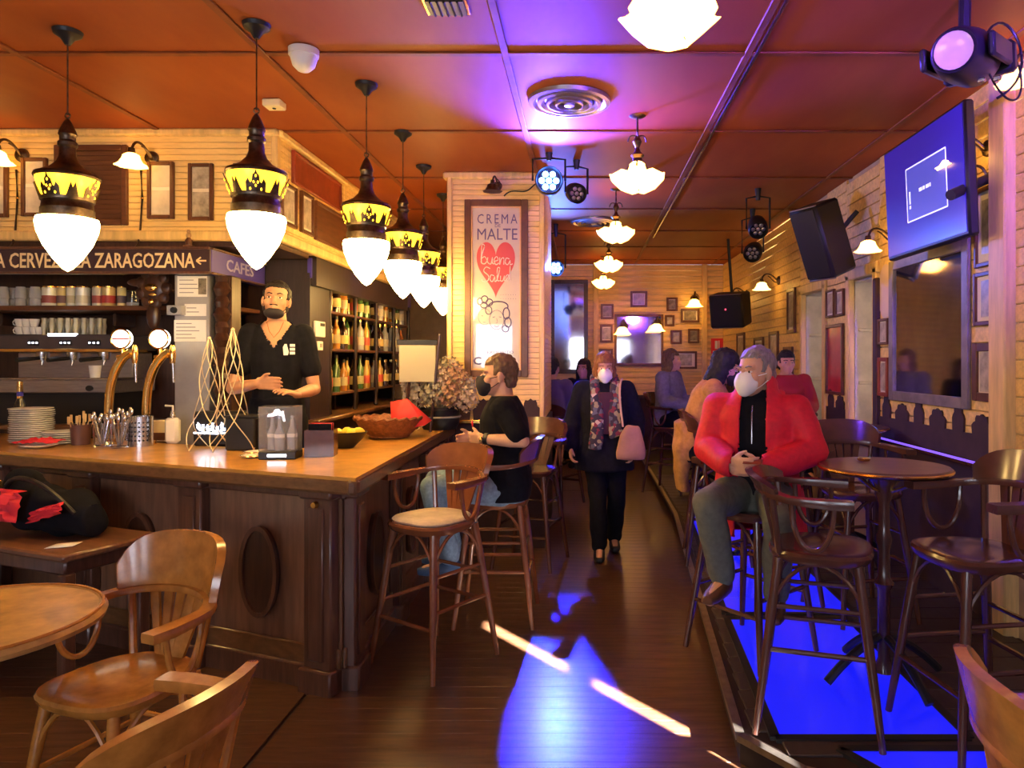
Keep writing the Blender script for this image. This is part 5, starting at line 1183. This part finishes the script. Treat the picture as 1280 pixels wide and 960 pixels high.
def person(label, loc, rz, J, skin, hairm, top, topm, legm, shoem=None, headrot=(0, 0, 0), hairkw=None, maskm=None, maskchin=False, sleeve=1.0, vneck=0., voxel=.007, f=1.0, coat=0., hands=None, open_front=0., innerm=None, infl=.014, group=None, face=True, leglen=1.0, dec=.6, build=1.0, collar=.0):
    """J joints in a local frame: figure faces -y, its left is +x"""
    root = thing('person', label, 'person', loc, rz, group)
    j = {k: V(v) for k, v in J.items()}
    ax = (j['shL']-j['shR']).normalized(); pel, chest, nb = j['pel'], j['chest'], j['neck']
    fwd = V((0, -1, 0)); waist = pel.lerp(chest, .5)
    def torso(mb, d, low=0.):
        b_ = build
        r_ = [(pel-(chest-pel).normalized()*(.09+low), .145*b_+d, .105*b_+d), (pel, .162*b_+d, .118*b_+d), (waist, .142*b_+d, .108*b_+d), (chest-(chest-pel)*.12, .160*b_+d, .118*b_+d), (chest+(nb-chest)*.35, .165*b_+d, .112*b_+d), (chest+(nb-chest)*.72, .150*b_+d, .088*b_+d), (nb+(nb-chest).normalized()*.005, .075+d, .066+d)]
        loft(mb, r_, ax)
        for s_ in 'LR': mb.cap(chest+(nb-chest)*.6+(j['sh'+s_]-nb)*.3, j['sh'+s_], .07*b_+d*.8, .058*b_+d*.8, 12)
    hm = headmx(j['head'], *[R(a) for a in headrot])
    mb = MB(); torso(mb, 0); head_shape(mb, hm, f)
    limb(mb, [nb-V((0, 0, .03)), j['head']+hm.to_3x3() @ V((0, .025, -.05))], [.060*f, .053*f])
    HD = hands or {}
    for s_ in 'LR':
        el, wr = j['el'+s_], j['wr'+s_]; mid = el.lerp(wr, .3)
        limb(mb, [j['sh'+s_], j['sh'+s_].lerp(el, .45), el, mid, wr], [.052, .047, .038, .041, .027])
        d, nr, th, cu_ = HD.get(s_, ((wr-el), V((0, 1, 0)), V((0, -1, 0)) if True else 0, .4)); hand(mb, wr, d, nr, th, cu_)
        hp_, kn, an = j['hip'+s_], j['kn'+s_], j['an'+s_]
        limb(mb, [hp_, hp_.lerp(kn, .4), kn, kn.lerp(an, .3), an], [.088, .078, .054, .056, .036])
        toe = j['toe'+s_]; mb.cap(an-V((0, 0, .03)), toe, .036, .03, 10)
    remeshed(mb, 'body', skin, root, voxel, 3, dec=dec)
    if face: face_bits(root, hm, f, 0, hairm)
    if hairm: hair(root, hm, f, hairm, **(hairkw or {}))
    if maskm: mask(root, hm, f, maskm, maskchin)
    # upper garment
    def up(mb, d, slv):
        torso(mb, d, coat)
        if coat: loft(mb, [(pel-V((0, 0, .12+coat)), .20*build+d, .155*build+d), (pel-V((0, 0, coat*.5)), .19*build+d, .14*build+d), (pel+V((0, 0, .1)), .16*build+d, .12*build+d)], ax)
        for s_ in 'LR':
            el, wr = j['el'+s_], j['wr'+s_]
            if slv >= 1: limb(mb, [j['sh'+s_], j['sh'+s_].lerp(el, .5), el, el.lerp(wr, .4), el.lerp(wr, .94)], [.058+d, .054+d, .049+d, .048+d, .039+d])
            else: limb(mb, [j['sh'+s_], j['sh'+s_].lerp(el, slv)], [.058+d, .055+d])
        if collar: loft(mb, [(nb-V((0, 0, .03)), .1+d, .09+d), (nb+V((0, .01, .05)), .078+d, .078+d), (nb+V((0, .02, collar)), .082+d, .082+d)], ax)
    hlow = nb.z+.03+max(0, collar)
    def cut(c_):
        rel_ = c_-nb; side_ = rel_.dot(ax); fr = -(rel_-ax*side_).y
        if math.hypot(side_, rel_.y) < .062+collar*.1 and rel_.z > -.03+collar*.3: return True
        if vneck and fr > .02 and rel_.z > -vneck and abs(side_) < (rel_.z+vneck)*.62: return True
        if open_front and fr > -.02 and abs(side_) < open_front*(1+.5*max(0, -rel_.z)) and (c_-pel).length > .05: return True
        return False
    mb = MB(); up(mb, infl, sleeve); g_ = remeshed(mb, top, topm, root, .010 if sleeve >= 1 else .007, 4, cut=cut, thick=.008, disp=.010 if sleeve >= 1 else .006, dscale=9, dec=.7)
    if open_front:
        mb = MB(); torso(mb, infl*.35); loft(mb, [(nb-V((0, 0, .06)), .085, .08), (nb+V((0, 0, .035)), .066, .066)], ax); remeshed(mb, 'sweater', innerm, root, .012, 3, dec=.6)
    # trousers
    mb = MB(); d = .014; loft(mb, [(pel-V((0, 0, .1)), .15+d, .11+d), (pel, .162+d, .115+d), (pel+(waist-pel)*.6, .145+d, .108+d)], ax)
    for s_ in 'LR':
        hp_, kn, an = j['hip'+s_], j['kn'+s_], j['an'+s_]; limb(mb, [hp_, hp_.lerp(kn, .4), kn, kn.lerp(an, .35), kn.lerp(an, .96)], [.092+d, .082+d, .062+d, .060+d, .052+d])
    remeshed(mb, 'trousers', legm, root, .011, 4, disp=.008, dscale=10, dec=.6)
    for s_ in 'LR':
        an, toe = j['an'+s_], j['toe'+s_]; fd = toe-an; fd.z = 0; fd.normalize(); base = an-V((0, 0, .065))
        mb = MB(); loft(mb, [(base-fd*.06+V((0, 0, .01)), .03, .03), (base-fd*.03+V((0, 0, .02)), .042, .05), (base+fd*.05+V((0, 0, .01)), .046, .04), (base+fd*.13, .046, .03), (base+fd*.19-V((0, 0, .004)), .03, .02)], fd.cross(V((0, 0, 1)))); mb.cap(an-V((0, 0, .04)), an+V((0, 0, .02)), .042, .045)
        remeshed(mb, 'shoe', shoem or m_black, root, .010, 3)
    return root, j, hm
def stand(h=1.0):
    return dict(pel=(0, 0, .93*h), chest=(0, -.0, 1.25*h), neck=(0, .015, 1.46*h), head=(0, -.015, 1.588*h), shL=(.175, .01, 1.40*h), shR=(-.175, .01, 1.40*h), elL=(.23, .03, 1.12*h), elR=(-.23, .03, 1.12*h), wrL=(.24, -.05, .87*h), wrR=(-.24, -.05, .87*h),
                hipL=(.085, 0, .88*h), hipR=(-.085, 0, .88*h), knL=(.09, -.01, .49*h), knR=(-.09, -.01, .49*h), anL=(.09, .02, .09), anR=(-.09, .02, .09), toeL=(.1, -.13, .03), toeR=(-.1, -.13, .03))
def sit(sh, h=1.0):      # pelvis on a seat of height sh
    z = sh+.09
    return dict(pel=(0, .04, z), chest=(0, .02, z+.32*h), neck=(0, .02, z+.53*h), head=(0, -.015, z+.66*h), shL=(.18, .02, z+.465*h), shR=(-.18, .02, z+.465*h), elL=(.25, -.03, z+.20*h), elR=(-.25, -.03, z+.20*h), wrL=(.12, -.24, z+.16*h), wrR=(-.12, -.24, z+.16*h),
                hipL=(.09, .0, z-.02), hipR=(-.09, .0, z-.02), knL=(.12, -.40, z+.0), knR=(-.12, -.40, z+.0), anL=(.11, -.36, z-.40), anR=(-.11, -.36, z-.40), toeL=(.12, -.5, z-.46), toeR=(-.12, -.5, z-.46))

# barman, standing on the raised bar floor
J = stand(1.09)
J.update(elR=(-.25, -.06, 1.17), wrR=(-.05, -.30, 1.21), elL=(.23, .0, 1.16), wrL=(.16, -.26, 1.14), shL=(.158, .01, 1.515), shR=(-.158, .01, 1.515))
rt, j, hm = person('barman in black V-neck T-shirt with mask pulled under his chin', (-1.975, 4.63, .25), R(13), J, m_skin2, m_hairb, 't_shirt', m_blk, m_blk, headrot=(3, -7, 3), hairkw=dict(vol=1.0, line=.07), maskm=m_maskb, maskchin=True,
    sleeve=.62, vneck=.17, f=1.03, hands={'R': ((.9, -.25, .0), (0, 0, -1), (.2, -.3, .9), .25), 'L': ((-.5, -.75, .2), (0, 0, -1), (-.8, .5, .3), .25)}, voxel=.006, build=.92)
mb = MB(hm); mb.tube([(-.022, -.100, -.048), (0, -.106, -.044), (.022, -.100, -.048)], .004, 6); mb.build('moustache', m_hairb, rt)
mb = MB().plate([(.062, 1.43), (.072, 1.45), (.083, 1.45), (.088, 1.43), (.096, 1.40), (.09, 1.38), (.066, 1.38)], -.150, -.144); mb.build('shirt_logo', m_white, rt)
for i in range(3): MB().b2((.102, -.148, 1.385+i*.024), (.132, -.142, 1.402+i*.024)).build('shirt_logo', m_white, rt)
MB(M4.Translation(j['neck'])).tube([(-.05, -.07, 0), (-.03, -.1, -.06), (0, -.115, -.1), (.03, -.1, -.06), (.05, -.07, 0)], .0016, 5).build('necklace', m_gold, rt)

# customer in black T-shirt on a stool at the bar
J = sit(.755, 1.0)
J.update(elL=(.27, .13, 1.13), wrL=(.17, -.11, 1.135), elR=(-.24, .03, 1.13), wrR=(.02, -.17, 1.125), anL=(.11, -.30, .42), toeL=(.12, -.44, .36), anR=(-.11, -.30, .42), toeR=(-.12, -.44, .36))
rt, j, hm = person('seated man in black T-shirt and black mask at the bar', (-.51, 4.42, 0), R(-84), J, m_skin, m_hairbr, 't_shirt', m_blk, m_denim, shoem=mat('blue_shoe', (.05, .1, .2), .6), headrot=(6, 0, 0), hairkw=dict(vol=1.0, line=.062), maskm=m_maskb, sleeve=.75,
    hands={'L': ((-.7, -.6, -.1), (0, 1, -.4), (0, -.3, 1), .5), 'R': ((.6, -.7, -.1), (0, 1, -.4), (0, -.3, 1), .5)}, voxel=.006, build=1.2, f=1.06)
MB().ell((.10, -.168, 1.22), (.014, .006, .02), 10, 7).build('shirt_badge', m_red, rt)
wv = j['wrL'].lerp(j['elL'], .12); dr = (j['wrL']-j['elL']).normalized(); q = dr.to_track_quat('Z', 'Y').to_matrix().to_4x4()
wt = MB(M4.Translation(wv) @ q).lathe([(.033, -.012), (.037, -.012), (.037, .012), (.033, .012)], 20).build('watch_strap', m_black, rt); MB(M4.Translation(wv+V((.02, -.032, .0)))).ell((0, 0, 0), (.016, .012, .016), 14, 8).build('watch_face', m_brass, wt)

# woman walking down the aisle
J = stand(.965); J.update(knL=(.10, -.02, .47), anL=(.09, .14, .10), toeL=(.09, .0, .04), knR=(-.06, -.12, .47), anR=(-.05, -.14, .09), toeR=(-.06, -.29, .03), elR=(-.27, .05, 1.08), wrR=(-.285, -.1, .90), elL=(.27, .03, 1.08), wrL=(.22, -.14, .90))
rt, j, hm = person('walking woman in dark coat with white mask and floral scarf', (.17, 5.98, 0), R(2), J, m_skin, m_hairr, 'coat', m_navy, m_blk, maskm=m_maskw, hairkw=dict(long=.10, vol=1.08, line=.05), coat=.08, infl=.03, voxel=.007, headrot=(0, 4, 0),
    hands={'R': ((.05, -.2, -1), (1, 0, 0), (.1, -1, 0), .6), 'L': ((-.05, -.2, -1), (-1, 0, 0), (.1, -1, 0), .6)}, build=1.08)
def scarf_mat():
    m = mat('floral_scarf', (.5, .42, .3), .8); nt = m.node_tree; b = nt.nodes['Principled BSDF']; tc = nt.nodes.new('ShaderNodeTexCoord'); vo = nt.nodes.new('ShaderNodeTexVoronoi'); vo.inputs['Scale'].default_value = 34
    cr = nt.nodes.new('ShaderNodeValToRGB'); el = cr.color_ramp.elements; el[0].color = (.04, .03, .05, 1); el[1].color = (.62, .52, .36, 1); el[0].position = .3; el[1].position = .85
    for p_, c_ in ((.45, (.22, .03, .05, 1)), (.6, (.35, .30, .16, 1)), (.72, (.12, .13, .16, 1))): e = el.new(p_); e.color = c_
    nt.links.new(tc.outputs['Object'], vo.inputs['Vector']); nt.links.new(vo.outputs['Color'], cr.inputs[0]); nt.links.new(cr.outputs[0], b.inputs['Base Color']); cr.color_ramp.interpolation = 'CONSTANT'; return m
ms = scarf_mat(); mb = MB()
for s_ in (-1, 1): loft(mb, [((s_*.085, .02, 1.47), .035, .03), ((s_*.085, -.10, 1.40), .04, .022), ((s_*.075, -.165, 1.25), .05, .018), ((s_*.07, -.19, 1.05), .055, .016), ((s_*.09, -.20, .88 if s_ < 0 else .98), .06, .014)], (1, 0, 0))
loft(mb, [((-.09, .03, 1.46), .03, .03), ((0, .085, 1.49), .03, .03), ((.09, .03, 1.46), .03, .03)], (0, 0, 1))
remeshed(mb, 'scarf', ms, rt, .01, 3, disp=.012, dscale=14)
MB().b2((-.06, -.165, 1.0), (.06, -.15, 1.34), .008).build('blouse', mat('plum_cloth', (.07, .02, .035), .8), rt)
bg = thing('handbag', 'soft beige shoulder bag carried by the walking woman', 'bag', (.17+.2, 5.72, .93)); mb = MB(); loft(mb, [((0, 0, -.12), .115, .045), ((0, 0, -.07), .12, .055), ((.01, 0, .07), .095, .045), ((.02, 0, .15), .05, .02)], (1, 0, 0)); remeshed(mb, 'pouch', mat('beige_leather', (.40, .20, .14), .6, var=.15, scale=8), bg, .012, 4, disp=.012, dscale=9)
MB().tube(bez([(-.06, 0, .14), (-.08, .05, .3), (-.1, .1, .45), (-.06, .14, .52)], 8), .009, 6).build('strap', mat('beige_strap', (.6, .4, .28), .6), bg)

# man in the red jacket
J = sit(.855, .90)
J.update(elL=(.275, -.02, 1.15), wrL=(.065, -.26, 1.09), elR=(-.235, -.05, 1.15), wrR=(-.075, -.29, 1.10), knR=(-.16, -.40, .93), anR=(-.12, -.26, .56), toeR=(-.15, -.41, .49), knL=(.16, -.38, .88), anL=(.13, -.24, .50), toeL=(.14, -.38, .43), shL=(.19, .02, 1.35), shR=(-.19, .02, 1.35))
rt, j, hm = person('seated grey-haired man in red jacket with white mask', (.875, 3.66, 0), R(-22), J, m_skin, m_hairg, 'jacket', m_jacket, m_olive, shoem=mat('brown_shoe', (.10, .04, .02), .4), headrot=(-30, 0, 0), hairkw=dict(vol=1.0, line=.068), maskm=m_maskw, f=1.03, coat=.10, infl=.027,
    open_front=.062, innerm=m_blk, hands={'L': ((-.75, -.5, .05), (0, 1, -.3), (-.3, -.3, .9), .45), 'R': ((.75, -.45, .05), (0, 1, -.3), (.3, -.3, .9), .45)}, voxel=.006, collar=.075, build=1.10)
MB().tube([(0, -.115, 1.375), (.0, -.14, 1.32), (.0, -.146, 1.19)], .0035, 5).build('zip', m_steel, rt)
mb = MB(); loft(mb, [((-.12, .09, 1.42), .03, .04), ((0, .15, 1.41), .05, .07), ((.12, .09, 1.42), .03, .04)], (0, 0, 1)); mb.ell((0, .13, 1.38), (.13, .06, .07)); remeshed(mb, 'hood', m_jacket, rt, .01, 4, disp=.012, dscale=12)
o = MB().box((0, 0, 0), (.085, .05, .004), .001).build('card', m_redpanel); o.matrix_world = M4.Translation((.78, 3.33, 1.13)) @ M4.Rotation(R(-22), 4, 'Z') @ M4.Rotation(R(20), 4, 'X'); tag(o, 'small dark red card held by the man in red', 'card')

# woman in tan leaning at her table
J = sit(.855, .98); J.update(chest=(0, -.06, 1.25), neck=(0, -.12, 1.43), head=(0, -.20, 1.55), shL=(.17, -.12, 1.38), shR=(-.17, -.12, 1.38), elL=(.22, -.22, 1.15), elR=(-.22, -.2, 1.13), wrL=(.13, -.40, 1.13), wrR=(-.1, -.40, 1.12))
rt, j, hm = person('seated dark-haired woman in tan top leaning over her table', (.86, 5.42, 0), R(78), J, m_skin, m_hairb, 'top', m_tan, m_blk, headrot=(0, 24, 0), hairkw=dict(long=.14, vol=1.08, line=.05), maskm=m_maskb, infl=.025, voxel=.01, hands={'L': ((-.4, -.8, 0), (0, 0, -1), (-.8, .3, .3), .4), 'R': ((.4, -.8, 0), (0, 0, -1), (.8, .3, .3), .4)})
mb = MB(); loft(mb, [((0, 0, 0), .11, .05), ((0, 0, .25), .13, .06), ((.01, 0, .45), .12, .07), ((0, 0, .53), .1, .06)], (0, 1, 0)); o = remeshed(mb, 'coat', m_tan, None, .014, 4, disp=.03, dscale=7); o.location = (.735, 5.40, .62); tag(o, 'tan coat hung over the back of the stool', 'coat')
# distant guests
J = sit(.86, .98); rt, j, hm = person('distant fair-haired guest in pale grey beyond the walking woman', (.98, 8.15, 0), R(60), J, m_skin, m_hairbr, 'top', m_greyc, m_blk, hairkw=dict(long=.06, vol=1.05), infl=.025, voxel=.014, dec=.5, face=False)
J = sit(.76, 1.0); rt, j, hm = person('distant dark-haired guest seated with back turned near pillar', (-.36, 7.95, 0), R(160), J, m_skin, m_hairb, 'top', mat('mauve_cloth', (.09, .07, .11), .85), m_blk, hairkw=dict(vol=1.05), infl=.02, voxel=.014, dec=.5, face=False)
J = sit(.76, .97); rt, j, hm = person('distant dark-haired guest facing the one by the pillar', (.0, 8.85, 0), R(-20), J, m_skin, m_hairb, 'top', m_blk, m_blk, hairkw=dict(long=.08, vol=1.05), infl=.02, voxel=.014, dec=.5, face=True)
J = sit(.86, .94); rt, j, hm = person('guest in dark red by window behind the man in red', (2.02, 7.2, 0), R(0), J, m_skin, m_hairb, 'top', mat('dark_red_cloth', (.35, .015, .02), .85), m_blk, hairkw=dict(vol=1.05), infl=.025, voxel=.014, dec=.5, face=True)

# bags on the bench table
t = thing('black_bag', 'soft black bag on the bench table against the bar', 'bag', mx=mx_bag if False else F1 @ M4.Translation((L1-1.62, -.30, .684)))
mb = MB(); loft(mb, [((-.34, 0, .13), .08, .10), ((-.2, 0, .14), .12, .13), ((0, 0, .12), .13, .12), ((.2, 0, .11), .11, .11), ((.3, 0, .10), .06, .09)], (0, 1, 0)); mb.ell((-.28, 0, .2), (.13, .1, .12)); remeshed(mb, 'body', m_blk, t, .014, 4, disp=.03, dscale=8)
MB().tube(bez([(-.3, -.08, .22), (-.1, -.16, .38), (.1, -.12, .3), (.26, -.08, .14)], 12), .012, 8).build('handle', m_black, t); MB().box((-.30, -.11, .26), (.04, .02, .04), .004).build('buckle', m_brass, t)
o = crumple('scarf', 'bright red scarf bunched on the black bag', 'scarf', (0, 0, 0), (.2, .16, .14), m_red, 4.1); o.matrix_world = F1 @ M4.Translation((L1-1.74, -.43, .84)) @ M4.Rotation(R(70), 4, 'X')
o = crumple('scarf', 'narrow end of a red scarf trailing over the bag', 'scarf', (0, 0, 0), (.22, .06, .06), m_red, 7.7); o.matrix_world = F1 @ M4.Translation((L1-1.46, -.44, .83)) @ M4.Rotation(R(70), 4, 'X') @ M4.Rotation(R(18), 4, 'Z')
bpy.data.scenes.remove(WORK)
